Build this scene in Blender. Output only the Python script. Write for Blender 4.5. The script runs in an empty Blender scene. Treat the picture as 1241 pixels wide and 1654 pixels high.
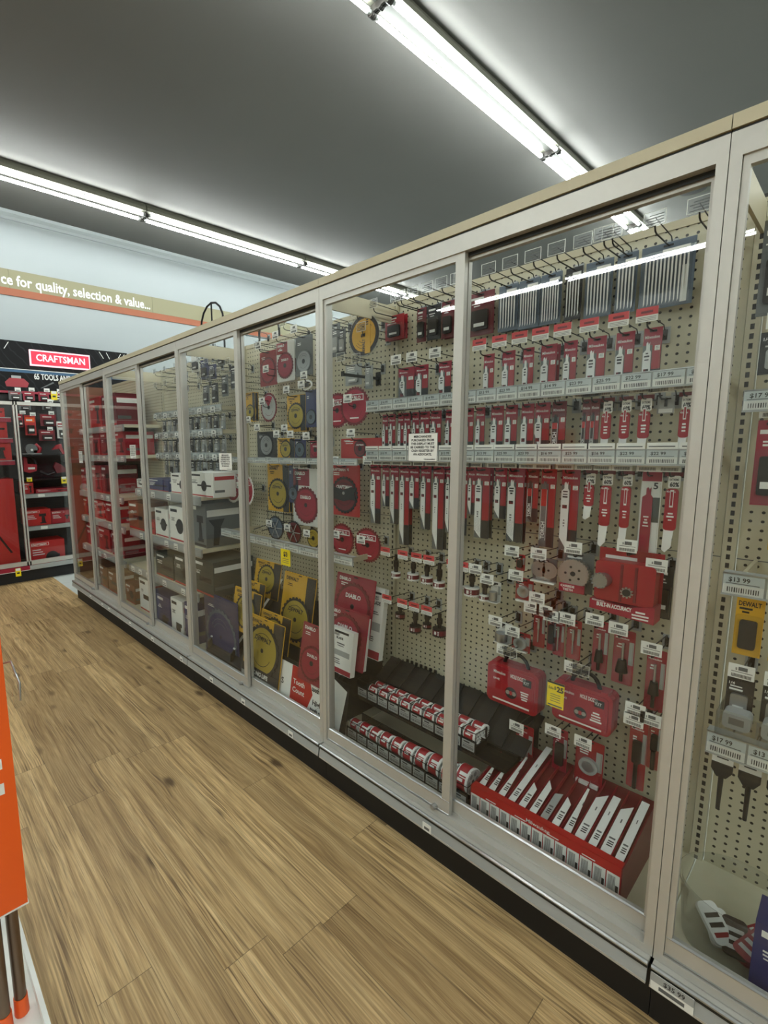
import bpy, math, random
from math import sin, cos, pi, radians
from mathutils import Vector, Matrix
random.seed(11)
SC = bpy.context.scene
COL = SC.collection

# ---------------------------------------------------------------- camera, world, exposure
YAW, PITCH, ROLL = .7099, -.1375, -.0149
fw = Vector((sin(YAW)*cos(PITCH), cos(YAW)*cos(PITCH), sin(PITCH)))
rt = Vector((cos(YAW), -sin(YAW), 0)); up = rt.cross(fw)
r2 = rt*cos(ROLL)+up*sin(ROLL); u2 = -rt*sin(ROLL)+up*cos(ROLL)
cd = bpy.data.cameras.new('camera'); cam = bpy.data.objects.new('camera', cd); COL.objects.link(cam)
M = Matrix((r2, u2, -fw)).transposed().to_4x4(); M.translation = Vector((-1.3568, 0, 1.4835))
cam.matrix_world = M
cd.sensor_fit = 'VERTICAL'; cd.sensor_height = 24; cd.lens = 787.09/1654*24
cd.shift_x = 129.6/1654; cd.shift_y = 2.55/1654; cd.clip_start = .02
SC.camera = cam
SC.view_settings.view_transform = 'Standard'; SC.view_settings.look = 'None'
SC.view_settings.gamma = 1; SC.view_settings.use_curve_mapping = False
SC.view_settings.exposure = 1.75
SC.cycles.transparent_max_bounces = 40; SC.cycles.max_bounces = 8
SC.cycles.sample_clamp_indirect = 4; SC.cycles.caustics_reflective = False; SC.cycles.caustics_refractive = False
W = bpy.data.worlds.new('world'); SC.world = W; W.use_nodes = True
W.node_tree.nodes['Background'].inputs[0].default_value = (.8, .85, .83, 1)
W.node_tree.nodes['Background'].inputs[1].default_value = .02
TUBE = 15.0          # strength of the fluorescent tubes
CEIL = 4.30          # ceiling height

# ---------------------------------------------------------------- materials
def lin(c): 
    c = c/255; return c/12.92 if c <= .04045 else ((c+.055)/1.055)**2.4
MATS = {}
def mat(name, rgb=(200,200,200), rough=.5, metal=0, emit=0, spec=.5):
    if name in MATS: return MATS[name]
    m = bpy.data.materials.new(name); m.use_nodes = True
    b = m.node_tree.nodes['Principled BSDF']
    col = (lin(rgb[0]), lin(rgb[1]), lin(rgb[2]), 1)
    b.inputs['Base Color'].default_value = col
    b.inputs['Roughness'].default_value = rough; b.inputs['Metallic'].default_value = metal
    b.inputs['Specular IOR Level'].default_value = spec
    if emit:
        b.inputs['Emission Color'].default_value = col; b.inputs['Emission Strength'].default_value = emit
    MATS[name] = m; return m
class NT:
    """small helper for writing node trees"""
    def __init__(s, m): s.t = m.node_tree; s.b = s.t.nodes.get('Principled BSDF')
    def n(s, typ, ins=None, **kw):
        x = s.t.nodes.new(typ)
        for k, v in kw.items(): setattr(x, k, v)
        for k, v in (ins or {}).items():
            if isinstance(v, bpy.types.NodeSocket): s.t.links.new(v, x.inputs[k])
            else: x.inputs[k].default_value = v
        return x
    def m(s, op, a, b=0., c=0.):
        x = s.n('ShaderNodeMath', {0: a, 1: b, 2: c}, operation=op); return x.outputs[0]
    def l(s, a, b): s.t.links.new(a, b)
    def mix(s, f, a, b):
        x = s.n('ShaderNodeMix', data_type='RGBA')
        for k, v in ((0, f), (6, a), (7, b)):
            if isinstance(v, bpy.types.NodeSocket): s.l(v, x.inputs[k])
            else: x.inputs[k].default_value = v
        return x.outputs[2]
def rgb(*c): return (lin(c[0]), lin(c[1]), lin(c[2]), 1)

def clear_mat(name, tint, rough, fac_scale=1., add=0.):
    m = mat(name); t = NT(m); t.t.nodes.remove(t.b)
    out = t.t.nodes['Material Output']
    tr = t.n('ShaderNodeBsdfTransparent', {0: tint}); gl = t.n('ShaderNodeBsdfGlossy', {'Roughness': rough})
    g = t.n('ShaderNodeNewGeometry'); dt = t.n('ShaderNodeVectorMath', {0: g.outputs['Incoming'], 1: g.outputs['Normal']}, operation='DOT_PRODUCT')
    sch = t.m('POWER', t.m('SUBTRACT', 1., t.m('ABSOLUTE', dt.outputs['Value'])), 5.)      # Schlick
    f = t.m('MINIMUM', t.m('ADD', t.m('ADD', t.m('MULTIPLY', sch, .9*fac_scale), .030*fac_scale), add), 1.)
    mx = t.n('ShaderNodeMixShader', {0: f, 1: tr.outputs[0], 2: gl.outputs[0]})
    t.l(mx.outputs[0], out.inputs[0]); return m
GLASS = clear_mat('door glass', (.985, .995, .99, 1), .01)
BLIST = clear_mat('clear blister plastic', (.97, .975, .975, 1), .14, 1., .006)
TUBC = clear_mat('cloudy plastic', (.93, .94, .94, 1), .2, 1., .03)

ALU = mat('brushed aluminium', (158,160,157), .38, .4)
n = NT(ALU); tc = n.n('ShaderNodeTexCoord'); mp = n.n('ShaderNodeMapping', {0: tc.outputs['Object'], 3: (90, 6, 6)})
nz = n.n('ShaderNodeTexNoise', {'Vector': mp.outputs[0], 'Scale': 8., 'Detail': 4.})
n.l(n.mix(nz.outputs[0], rgb(188,187,179), rgb(198,196,188)), n.b.inputs['Base Color'])
n.l(n.m('ADD', n.m('MULTIPLY', nz.outputs[0], .2), .32), n.b.inputs['Roughness'])
ALUD = mat('dark channel', (38,40,38), .5, .3)
TAN = mat('tan painted steel', (186,178,150), .5)
TANL = mat('tan deck paint', (206,202,176), .5)
BLK = mat('black painted metal', (13,13,13), .5, 0, 0, .3)
BLKS = mat('black vinyl kick', (14,13,12), .6)
WIRE = mat('dark steel wire', (52,50,46), .35, .7)
CHR = mat('bright zinc', (175,178,178), .28, .9)
LABB = mat('pale blue grey label', (196,206,206), .5)
WHT = mat('white print', (226,228,224), .5)
PAP = mat('paper label', (228,230,224), .6)
GRYP = mat('grey print', (92,94,94), .6)
INK = mat('black ink', (26,26,28), .5)
REDT = mat('red price tag', (196,62,66), .5)
RED = mat('packaging red', (152,20,36), .38)
REDD = mat('dark packaging red', (104,16,30), .4)
REDB = mat('bright red carton', (176,26,26), .42)
MAG = mat('crimson card', (148,24,50), .4)
YEL = mat('packaging yellow', (220,170,34), .4)
YELB = mat('blade yellow', (170,150,52), .4, .2)
TAGY = mat('yellow sale tag', (244,220,10), .5)
STEEL = mat('steel blade', (170,172,172), .3, .8)
GRY = mat('grey card', (98,102,102), .5)
GRYL = mat('light grey plastic', (160,164,162), .4)
DGRN = mat('dark olive carton', (62,66,60), .5)
BLU = mat('dark blue card', (42,46,96), .4)
TEAL = mat('slate blue card', (84,98,112), .45)
BROWN = mat('brown carton', (120,78,52), .6)
ORG = mat('bright orange sign', (232,92,22), .45)
DARK = mat('dark steel tool', (44,38,36), .4, .5)
SKIN = mat('oak brown panel', (128,84,58), .55)

# pegboard: tan steel with one hole per inch
def pegboard(name, base, hole, hole2=None):
    m = mat(name, base, .5); t = NT(m)
    tc = t.n('ShaderNodeTexCoord'); sp = t.n('ShaderNodeSeparateXYZ', {0: tc.outputs['Object']})
    def cell(s): return t.m('SUBTRACT', t.m('FRACT', t.m('MULTIPLY', s, 1/.0254)), .5)
    a = cell(sp.outputs[1]); b = cell(sp.outputs[2])
    d = t.m('SQRT', t.m('ADD', t.m('MULTIPLY', a, a), t.m('MULTIPLY', b, b)))
    f = t.m('LESS_THAN', d, .16)
    nz = t.n('ShaderNodeTexNoise', {'Vector': tc.outputs['Object'], 'Scale': 9.})
    base2 = t.mix(nz.outputs[0], rgb(*[c-7 for c in base]), rgb(*[c+6 for c in base]))
    t.l(t.mix(f, base2, rgb(*hole)), t.b.inputs['Base Color']); return m
PEG = pegboard('tan pegboard', (190,185,158), (30,27,23))
PEGD = pegboard('black pegboard', (26,26,27), (6,6,6))
SLOT = mat('slotted upright', (164,160,138), .5)
t = NT(SLOT); tc = t.n('ShaderNodeTexCoord'); sp = t.n('ShaderNodeSeparateXYZ', {0: tc.outputs['Object']})
fz = t.m('LESS_THAN', t.m('FRACT', t.m('MULTIPLY', sp.outputs[2], 1/.0254)), .58)
fy = t.m('LESS_THAN', t.m('ABSOLUTE', sp.outputs[1]), .0045)
t.l(t.mix(t.m('MULTIPLY', fz, fy), rgb(184,179,153), rgb(24,22,20)), t.b.inputs['Base Color'])

# wood plank vinyl floor, planks running along Y
FLOOR = mat('wood plank vinyl', (150,120,80), .42, 0, 0, .35)
t = NT(FLOOR); tc = t.n('ShaderNodeTexCoord'); sp = t.n('ShaderNodeSeparateXYZ', {0: tc.outputs['Object']})
PW, PL = .152, 1.22
xi = t.m('FLOOR', t.m('DIVIDE', sp.outputs[0], PW))
r1 = t.n('ShaderNodeTexWhiteNoise', {'W': t.m('ADD', t.m('MULTIPLY', xi, 7.317), 91.7)}, noise_dimensions='1D').outputs['Value']
ys = t.m('ADD', sp.outputs[1], t.m('MULTIPLY', r1, PL*3.3))
yi = t.m('FLOOR', t.m('DIVIDE', ys, PL))
idv = t.n('ShaderNodeCombineXYZ', {0: xi, 1: yi, 2: 3.1}).outputs[0]
wn = t.n('ShaderNodeTexWhiteNoise', {'Vector': idv}, noise_dimensions='3D')
rnd = wn.outputs['Value']; sr = t.n('ShaderNodeSeparateColor', {0: wn.outputs['Color']})
gx = t.m('ADD', sp.outputs[0], t.m('MULTIPLY', sr.outputs[0], 7.)); gy = t.m('ADD', sp.outputs[1], t.m('MULTIPLY', sr.outputs[1], 9.))
# knots bend the grain
kv = t.n('ShaderNodeCombineXYZ', {0: t.m('MULTIPLY', gx, 7.0), 1: t.m('MULTIPLY', gy, 3.3), 2: 0.}).outputs[0]
kn = t.n('ShaderNodeTexVoronoi', {'Vector': kv, 'Scale': 1., 'Randomness': 1.})
kd = kn.outputs['Distance']
bend = t.m('MULTIPLY', t.m('SMOOTH_MIN', kd, .42, .15), .04)
lo = t.n('ShaderNodeTexNoise', {'Vector': t.n('ShaderNodeCombineXYZ', {0: t.m('MULTIPLY', gx, 9.), 1: t.m('MULTIPLY', gy, 1.3), 2: rnd}).outputs[0], 'Scale': 1., 'Detail': 2.}).outputs[0]
gxx = t.m('ADD', t.m('ADD', gx, bend), t.m('MULTIPLY', lo, .018))
v1 = t.n('ShaderNodeCombineXYZ', {0: t.m('MULTIPLY', gxx, 60.), 1: t.m('MULTIPLY', gy, 1.6), 2: rnd}).outputs[0]
g1 = t.n('ShaderNodeTexNoise', {'Vector': v1, 'Scale': 1., 'Detail': 5., 'Roughness': .62}).outputs[0]
v2 = t.n('ShaderNodeCombineXYZ', {0: t.m('MULTIPLY', gx, 330.), 1: t.m('MULTIPLY', gy, 9.), 2: rnd}).outputs[0]
g2 = t.n('ShaderNodeTexNoise', {'Vector': v2, 'Scale': 1., 'Detail': 3.}).outputs[0]
v3 = t.n('ShaderNodeCombineXYZ', {0: t.m('MULTIPLY', gx, 7.), 1: t.m('MULTIPLY', gy, 1.1), 2: rnd}).outputs[0]
g3 = t.n('ShaderNodeTexNoise', {'Vector': v3, 'Scale': 1., 'Detail': 2.}).outputs[0]
# ring lines from the bent coordinate, only in patches
ring = t.m('ABSOLUTE', t.m('SINE', t.m('MULTIPLY', gxx, 330.)))
ring = t.m('MULTIPLY', t.m('POWER', ring, 3.), t.n('ShaderNodeMapRange', {0: g3, 1: .52, 2: .66, 3: 0., 4: 1.}).outputs[0])
cr = t.n('ShaderNodeValToRGB', {0: g1}); e = cr.color_ramp.elements
e[0].position = .33; e[0].color = rgb(146,116,74); e[1].position = .66; e[1].color = rgb(240,210,156)
x = e.new(.5); x.color = rgb(212,179,126)
c = t.mix(t.m('MULTIPLY', ring, .7), cr.outputs[0], rgb(96,72,46))
c = t.mix(t.n('ShaderNodeMapRange', {0: g2, 1: .42, 2: .68, 3: 0., 4: .5}).outputs[0], c, rgb(92,70,44))
c = t.mix(t.n('ShaderNodeMapRange', {0: g3, 1: .3, 2: .7, 3: 0., 4: .35}).outputs[0], c, rgb(206,176,126))
st = t.n('ShaderNodeTexNoise', {'Vector': t.n('ShaderNodeCombineXYZ', {0: t.m('MULTIPLY', gxx, 150.), 1: t.m('MULTIPLY', gy, 2.6), 2: rnd}).outputs[0], 'Scale': 1., 'Detail': 3.}).outputs[0]
pt = t.n('ShaderNodeTexNoise', {'Vector': t.n('ShaderNodeCombineXYZ', {0: t.m('MULTIPLY', gx, 14.), 1: t.m('MULTIPLY', gy, 2.2), 2: t.m('ADD', rnd, 5.)}).outputs[0], 'Scale': 1., 'Detail': 3.}).outputs[0]
c = t.mix(t.m('MULTIPLY', t.n('ShaderNodeMapRange', {0: st, 1: .5, 2: .62, 3: 0., 4: .85}).outputs[0], t.n('ShaderNodeMapRange', {0: pt, 1: .46, 2: .62, 3: .08, 4: 1.}).outputs[0]), c, rgb(92,68,42))
knot = t.n('ShaderNodeMapRange', {0: t.m('ADD', kd, t.m('MULTIPLY', t.m('SUBTRACT', g2, .5), .26)), 1: .07, 2: .18, 3: 1., 4: 0.}).outputs[0]
gate = t.n('ShaderNodeMapRange', {0: t.n('ShaderNodeSeparateColor', {0: kn.outputs['Color']}).outputs[0], 1: .28, 2: .5, 3: 0., 4: 1.}).outputs[0]
c = t.mix(t.m('MULTIPLY', t.m('MULTIPLY', knot, gate), .9), c, rgb(66,48,32))
c = t.mix(t.n('ShaderNodeMapRange', {0: rnd, 1: 0., 2: 1., 3: 0., 4: .5}).outputs[0], c, rgb(118,92,58))
def edge(s, per, w):
    f = t.m('FRACT', t.m('DIVIDE', s, per)); f2 = t.m('MINIMUM', f, t.m('SUBTRACT', 1., f))
    return t.m('LESS_THAN', f2, w/per)
c = t.mix(t.m('MULTIPLY', t.m('MAXIMUM', edge(sp.outputs[0], PW, .0007), edge(ys, PL, .0011)), .6), c, rgb(48,36,24))
t.l(c, t.b.inputs['Base Color'])
bp = t.n('ShaderNodeBump', {'Height': g1, 'Strength': .06, 'Distance': .001}); t.l(bp.outputs[0], t.b.inputs['Normal'])

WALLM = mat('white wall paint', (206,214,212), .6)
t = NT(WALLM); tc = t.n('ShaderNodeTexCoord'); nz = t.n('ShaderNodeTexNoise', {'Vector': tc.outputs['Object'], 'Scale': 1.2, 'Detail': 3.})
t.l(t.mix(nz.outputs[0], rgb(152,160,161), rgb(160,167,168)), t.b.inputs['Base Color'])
CEILM = mat('grey ceiling paint', (128,130,126), .75)
t = NT(CEILM); tc = t.n('ShaderNodeTexCoord'); nz = t.n('ShaderNodeTexNoise', {'Vector': tc.outputs['Object'], 'Scale': .7, 'Detail': 3.})
t.l(t.mix(nz.outputs[0], rgb(99,98,94), rgb(109,108,104)), t.b.inputs['Base Color'])
TILE = mat('pale vinyl tile', (206,212,206), .4)
t = NT(TILE); tc = t.n('ShaderNodeTexCoord'); sp = t.n('ShaderNodeSeparateXYZ', {0: tc.outputs['Object']})
ex = t.m('LESS_THAN', t.m('FRACT', t.m('MULTIPLY', sp.outputs[0], 1/.305)), .012); ey = t.m('LESS_THAN', t.m('FRACT', t.m('MULTIPLY', sp.outputs[1], 1/.305)), .012)
t.l(t.mix(t.m('MAXIMUM', ex, ey), rgb(206,212,206), rgb(160,164,158)), t.b.inputs['Base Color'])
BAN = mat('khaki banner', (132,128,98), .55); BANO = mat('rust stripe', (150,84,54), .55)
HEAD = mat('black sign graphics', (12,12,14), .5, 0, 0, .2)
t = NT(HEAD); tc = t.n('ShaderNodeTexCoord'); mp = t.n('ShaderNodeMapping', {0: tc.outputs['Object'], 2: (0, .7, 0), 3: (1, 1, 1)})
wv = t.n('ShaderNodeTexWave', {0: mp.outputs[0], 'Scale': 3.2, 'Distortion': 6., 'Detail': 3.})
t.l(t.mix(t.n('ShaderNodeMapRange', {0: wv.outputs['Fac'], 1: .93, 2: 1., 3: 0., 4: .5}).outputs[0], rgb(5,5,6), rgb(44,46,50)), t.b.inputs['Base Color'])
SIGNR = mat('lit red sign face', (190,18,52), .4, 0, .25); SIGNW = mat('lit sign border', (255,200,212), .4, 0, .28)
TUBEM = mat('glowing tube', (255,255,255), .4); NT(TUBEM).b.inputs['Emission Color'].default_value = (.94, 1., .985, 1)
NT(TUBEM).b.inputs['Emission Strength'].default_value = TUBE
CHAN = mat('glare-dimmed centre strip', (66,67,64), .6, 0, 0, .2)  # white enamel painted dark between the tubes to hold down their glare
FIX = mat('enamel fixture', (104,104,92), .5, 0, 0, .3)
SOCK = mat('grey lamp socket', (52,49,45), .5)
NAVY = mat('blue header strip', (34,84,120), .4)

# ---------------------------------------------------------------- mesh building
FONT = {}
def glyphs(s, bold=0.):
    k = (s, bold)
    if k in FONT: return FONT[k]
    cu = bpy.data.curves.new('t', 'FONT'); cu.body = s; cu.size = 1; cu.offset = bold; cu.resolution_u = 2
    ob = bpy.data.objects.new('t', cu); COL.objects.link(ob)
    dg = bpy.context.evaluated_depsgraph_get(); me = bpy.data.meshes.new_from_object(ob.evaluated_get(dg))
    vs = [(v.co.x, v.co.y) for v in me.vertices]; fs = [tuple(p.vertices) for p in me.polygons]
    bpy.data.objects.remove(ob); bpy.data.curves.remove(cu); bpy.data.meshes.remove(me)
    x0 = min(v[0] for v in vs); x1 = max(v[0] for v in vs)
    r = ([(v[0]-x0, v[1]) for v in vs], fs, x1-x0); FONT[k] = r; return r
class MB:
    def __init__(s): s.v = []; s.f = []; s.m = []; s.sm = []; s.mats = []
    def mi(s, m):
        if m not in s.mats: s.mats.append(m)
        return s.mats.index(m)
    def add(s, vs, fs, m, smooth=False):
        o = len(s.v); s.v += [tuple(v) for v in vs]; k = s.mi(m)
        for f in fs: s.f.append(tuple(i+o for i in f)); s.m.append(k); s.sm.append(smooth)
        return s
    def box(s, x0, x1, y0, y1, z0, z1, m):
        if x0 > x1: x0, x1 = x1, x0
        if y0 > y1: y0, y1 = y1, y0
        if z0 > z1: z0, z1 = z1, z0
        vs = [(x, y, z) for x in (x0, x1) for y in (y0, y1) for z in (z0, z1)]
        return s.add(vs, [(0,1,3,2), (4,6,7,5), (0,4,5,1), (2,3,7,6), (0,2,6,4), (1,5,7,3)], m)
    def prism(s, pts, ext, m, smooth=False):
        pts = [Vector(p) for p in pts]; e = Vector(ext); k = len(pts)
        nrm = Vector((0, 0, 0))
        for i in range(k): nrm += pts[i].cross(pts[(i+1) % k])
        if nrm.dot(e) > 0: pts.reverse()
        vs = pts+[p+e for p in pts]
        s.add(vs, [tuple(range(k)), tuple(range(2*k-1, k-1, -1))], m)
        s.add(vs, [(i+k, (i+1) % k+k, (i+1) % k, i) for i in range(k)], m, smooth); return s
    def yz(s, pts, x, t, m): return s.prism([(x, p[0], p[1]) for p in pts], (t, 0, 0), m)
    def cyl(s, p0, p1, r0, m, n=12, r1=None, caps=True, capm=None):
        p0 = Vector(p0); p1 = Vector(p1); d = (p1-p0).normalized()
        a = d.orthogonal().normalized(); b = d.cross(a); r1 = r0 if r1 is None else r1
        c0 = [p0+(a*cos(2*pi*i/n)+b*sin(2*pi*i/n))*r0 for i in range(n)]
        c1 = [p1+(a*cos(2*pi*i/n)+b*sin(2*pi*i/n))*r1 for i in range(n)]
        s.add(c0+c1, [(i, (i+1) % n, (i+1) % n+n, i+n) for i in range(n)], m, True)
        if caps:
            s.add(c0, [tuple(range(n-1, -1, -1))], capm or m); s.add(c1, [tuple(range(n))], capm or m)
        return s
    def tube(s, pts, r, m, n=6):
        pts = [Vector(p) for p in pts]
        rings = []
        a = None
        for i, p in enumerate(pts):
            d = (pts[min(i+1, len(pts)-1)]-pts[max(i-1, 0)]).normalized()
            if a is None: a = d.orthogonal().normalized()
            a = (a-d*a.dot(d)).normalized(); b = d.cross(a)
            rings += [p+(a*cos(2*pi*k/n)+b*sin(2*pi*k/n))*r for k in range(n)]
        L = len(pts); fs = [(i*n+k, i*n+(k+1) % n, (i+1)*n+(k+1) % n, (i+1)*n+k) for i in range(L-1) for k in range(n)]
        s.add(rings, fs, m, True); s.add(rings[:n], [tuple(range(n-1, -1, -1))], m); s.add(rings[-n:], [tuple(range(n))], m); return s
    def disc(s, c, axis, r, m, t=.002, n=24, teeth=0, depth=.04):
        """disc or toothed disc; axis 'x','y','z', thickness t along +axis"""
        pts = []
        if teeth:
            for i in range(teeth):
                a = 2*pi*i/teeth; b = 2*pi*(i+.55)/teeth
                pts += [(r*(1-depth), a), (r, a+.15*(b-a)), (r*.985, b), (r*(1-depth*1.1), b+.02)]
        else: pts = [(r, 2*pi*i/n) for i in range(n)]
        P = []
        for q, a in pts:
            u, v = q*cos(a), q*sin(a)
            P.append(Vector(c)+{'x': Vector((0, u, v)), 'y': Vector((u, 0, v)), 'z': Vector((u, v, 0))}[axis])
        return s.prism(P, {'x': (t, 0, 0), 'y': (0, t, 0), 'z': (0, 0, t)}[axis], m, not teeth)
    def ring(s, c, r0, r1, m, x0=0, n=24, a0=0, a1=2*pi):
        vs = []; fs = []
        for i in range(n+1):
            a = a0+(a1-a0)*i/n
            vs += [(x0, c[0]+r0*cos(a), c[1]+r0*sin(a)), (x0, c[0]+r1*cos(a), c[1]+r1*sin(a))]
        for i in range(n): fs.append((2*i, 2*i+1, 2*i+3, 2*i+2))
        return s.add(vs, fs, m)
    def rr(s, x0, x1, yc, z0, z1, w, rad, m, seg=4):
        """rounded rectangle slab facing x"""
        pts = []
        for cy, cz, a0 in ((yc+w/2-rad, z1-rad, 0), (yc-w/2+rad, z1-rad, pi/2), (yc-w/2+rad, z0+rad, pi), (yc+w/2-rad, z0+rad, 1.5*pi)):
            for i in range(seg+1):
                a = a0+pi/2*i/seg; pts.append((cy+rad*cos(a), cz+rad*sin(a)))
        return s.yz(pts, x0, x1-x0, m)
    def text(s, txt, o, right, upv, h, m, maxw=None, align='l', bold=.01):
        if not txt: return s
        vs, fs, w = glyphs(txt, bold); k = h/.7; wk = k
        if maxw and w*k > maxw: wk = maxw/w
        right = Vector(right); upv = Vector(upv); o = Vector(o)
        off = {'l': 0, 'c': -w*wk/2, 'r': -w*wk}[align]
        return s.add([o+right*(x*wk+off)+upv*(y*k) for x, y in vs], fs, m)
    def ft(s, txt, x, y, z, h, m, maxw=None, align='l', bold=.01):
        """text on a face that looks towards -x; runs towards -y"""
        return s.text(txt, (x, y, z), (0, -1, 0), (0, 0, 1), h, m, maxw, align, bold)
    def build(s, name, parent=None):
        me = bpy.data.meshes.new(name); me.from_pydata(s.v, [], s.f)
        for m in s.mats: me.materials.append(m)
        me.polygons.foreach_set('material_index', s.m); me.polygons.foreach_set('use_smooth', s.sm); me.update()
        o = bpy.data.objects.new(name, me); COL.objects.link(o)
        if parent is not None: o.parent = parent
        return o
def tag(o, label=None, cat=None, group=None, kind=None):
    if label: o['label'] = label
    if cat: o['category'] = cat
    if group: o['group'] = group
    if kind: o['kind'] = kind
    return o
def thing(name, label, cat, loc=(0,0,0), group=None, rot=(0,0,0)):
    o = bpy.data.objects.new(name, None); COL.objects.link(o); o.empty_display_size = .05
    o.location = loc; o.rotation_euler = rot; return tag(o, label, cat, group)
def struct(name, mb, label=None): 
    return tag(mb.build(name), label, None, None, 'structure')
def inst(name, me, parent, loc=(0,0,0)):
    o = bpy.data.objects.new(name, me); COL.objects.link(o); o.parent = parent; o.location = loc; return o
def copy_thing(o, loc, label, group=None):
    c = o.copy(); COL.objects.link(c); c.location = loc; c['label'] = label
    if group: c['group'] = group
    for ch in o.children:
        d = ch.copy(); COL.objects.link(d); d.parent = c
        for g in ch.children:
            q = g.copy(); COL.objects.link(q); q.parent = d
    return c
ORD = ['first','second','third','fourth','fifth','sixth','seventh','eighth','ninth','tenth','eleventh','twelfth','thirteenth','fourteenth','fifteenth','sixteenth','seventeenth','eighteenth','nineteenth','twentieth','twenty-first','twenty-second','twenty-third']

# ---------------------------------------------------------------- the room
CASE_Y = [-.975, .244, 1.463, 2.682, 3.901, 5.120]     # joints between the glass cases, 4 ft apart
PEGX = .470                                            # face of the pegboard behind the cases
XL, XR, YB, YF = -10.0, 9.0, -6.0, 6.98
struct('floor', MB().box(XL, .035, YB, YF, -.05, 0, FLOOR), 'wood plank vinyl floor of the aisle')
struct('floor', MB().box(.035, XR, YB, YF, -.05, -.0005, TILE), 'pale tiled floor under and behind the cases')
struct('ceiling', MB().box(XL, XR, YB, YF, CEIL, CEIL+.08, CEILM))
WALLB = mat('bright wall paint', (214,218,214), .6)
struct('wall_left', MB().box(XL-.1, XL, YB, YF, 0, CEIL, WALLB))
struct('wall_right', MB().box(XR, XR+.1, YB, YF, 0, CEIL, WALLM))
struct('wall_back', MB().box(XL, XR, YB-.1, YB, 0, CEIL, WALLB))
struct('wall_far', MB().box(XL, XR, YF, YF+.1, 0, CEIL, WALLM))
cor = MB()
cor.prism([(XL, YF, 4.20), (XL, YF-.014, 4.205), (XL, YF-.022, 4.235), (XL, YF-.05, 4.265), (XL, YF-.055, CEIL), (XL, YF, CEIL)], (XR-XL, 0, 0), WALLM)
struct('trim_1', cor)
# banner running along the far wall
b = thing('wall_banner', 'long khaki banner with white lettering and rust stripe high on the far wall', 'banner', (0, YF, 3.5))
mb = MB()
for x0, x1 in ((-3.6, -1.78), (-1.778, .019), (.021, 1.82), (1.822, 3.6), (3.602, 5.4)): mb.box(x0, x1, -.012, 0, -.08, .135, BAN)
mb.build('banner_board', b)
MB().box(-3.6, 5.4, -.013, 0, -.165, -.081, BANO).build('stripe', b)
MB().text('ce for quality, selection & value...', (1.785, -.0135, -.04), (1, 0, 0), (0, 0, 1), .118, WHT, 1.85, 'r', .022).build('lettering', b)

# ---------------------------------------------------------------- fluorescent fixtures
def fixture_parts(along):
    L = 2.43; h = L/2
    body = MB(); tubes = []; socks = []
    body.prism([(-h, -.078, .0), (-h, -.078, .035), (-h, -.052, .085), (-h, .052, .085), (-h, .078, .035), (-h, .078, 0), (-h, .03, -.004), (-h, -.03, -.004)], (L, 0, 0), FIX)
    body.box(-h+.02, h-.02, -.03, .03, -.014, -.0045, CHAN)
    for sy in (-1, 1):
        q = MB().cyl((-h+.045, sy*.068, -.045), (h-.045, sy*.068, -.045), .0155, TUBEM, 10); tubes.append(q)
        socks.append([MB().cyl((e*(h-.052), sy*.068, -.045), (e*(h-.012), sy*.068, -.045), .0135, GRYL, 10) for e in (-1, 1)])
    sks = []
    for e in (-1, 1):
        x = e*(h-.006); sk = MB(); sks.append(sk)
        sk.cyl((x-.012, -.068, -.045), (x+.006, -.068, -.045), .024, SOCK, 12).cyl((x-.012, .068, -.045), (x+.006, .068, -.045), .024, SOCK, 12)
        sk.cyl((x-.012, 0, -.04), (x+.006, 0, -.04), .02, SOCK, 12).box(x-.012, x+.004, -.066, .066, -.052, -.012, SOCK)
        sk.box(x-.012, x+.004, -.03, .03, -.04, 0, SOCK)
    return body, tubes, socks, sks
proto = thing('fluorescent_fixture', 'tmp', 'ceiling light', (0, 0, CEIL-.085), 'twin tube strip lights on the ceiling')
bo, tu, so, sk = fixture_parts('x')
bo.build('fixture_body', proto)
for q, c in zip(tu, so):
    k = q.build('tube', proto); [cc.build('tube_cap', k) for cc in c]
[k.build('socket_bar', proto) for k in sk]
FZ = CEIL-.085; first = True
def fix(x, y, rz, label):
    global first
    if first: proto.location = (x, y, FZ); proto.rotation_euler = (0, 0, rz); proto['label'] = label; first = False; return
    c = copy_thing(proto, (x, y, FZ), label); c.rotation_euler = (0, 0, rz)
rows = [(2.25, 'near ceiling row'), (5.85, 'row by the far wall'), (-1.35, 'row over the aisle entrance'), (-4.95, 'rearmost ceiling row')]
XJ = [-6.05, -3.61, -1.17, 1.27, 3.71, 6.15, 8.59]
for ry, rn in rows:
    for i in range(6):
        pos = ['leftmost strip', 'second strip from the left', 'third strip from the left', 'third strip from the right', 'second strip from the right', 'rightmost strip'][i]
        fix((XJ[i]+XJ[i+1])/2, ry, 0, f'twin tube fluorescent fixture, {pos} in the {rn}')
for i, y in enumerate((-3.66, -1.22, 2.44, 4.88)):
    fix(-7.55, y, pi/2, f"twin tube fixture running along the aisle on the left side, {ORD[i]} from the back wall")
# recessed ceiling speaker
sp_ = thing('ceiling_speaker', 'round grey recessed speaker in the ceiling behind the nearest case', 'speaker', (5.90, 1.61, CEIL))
MB().cyl((0, 0, -.012), (0, 0, 0), .17, FIX, 32, .175).build('rim', sp_); MB().cyl((0, 0, -.016), (0, 0, -.012), .13, SOCK, 32).build('grille', sp_)

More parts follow.
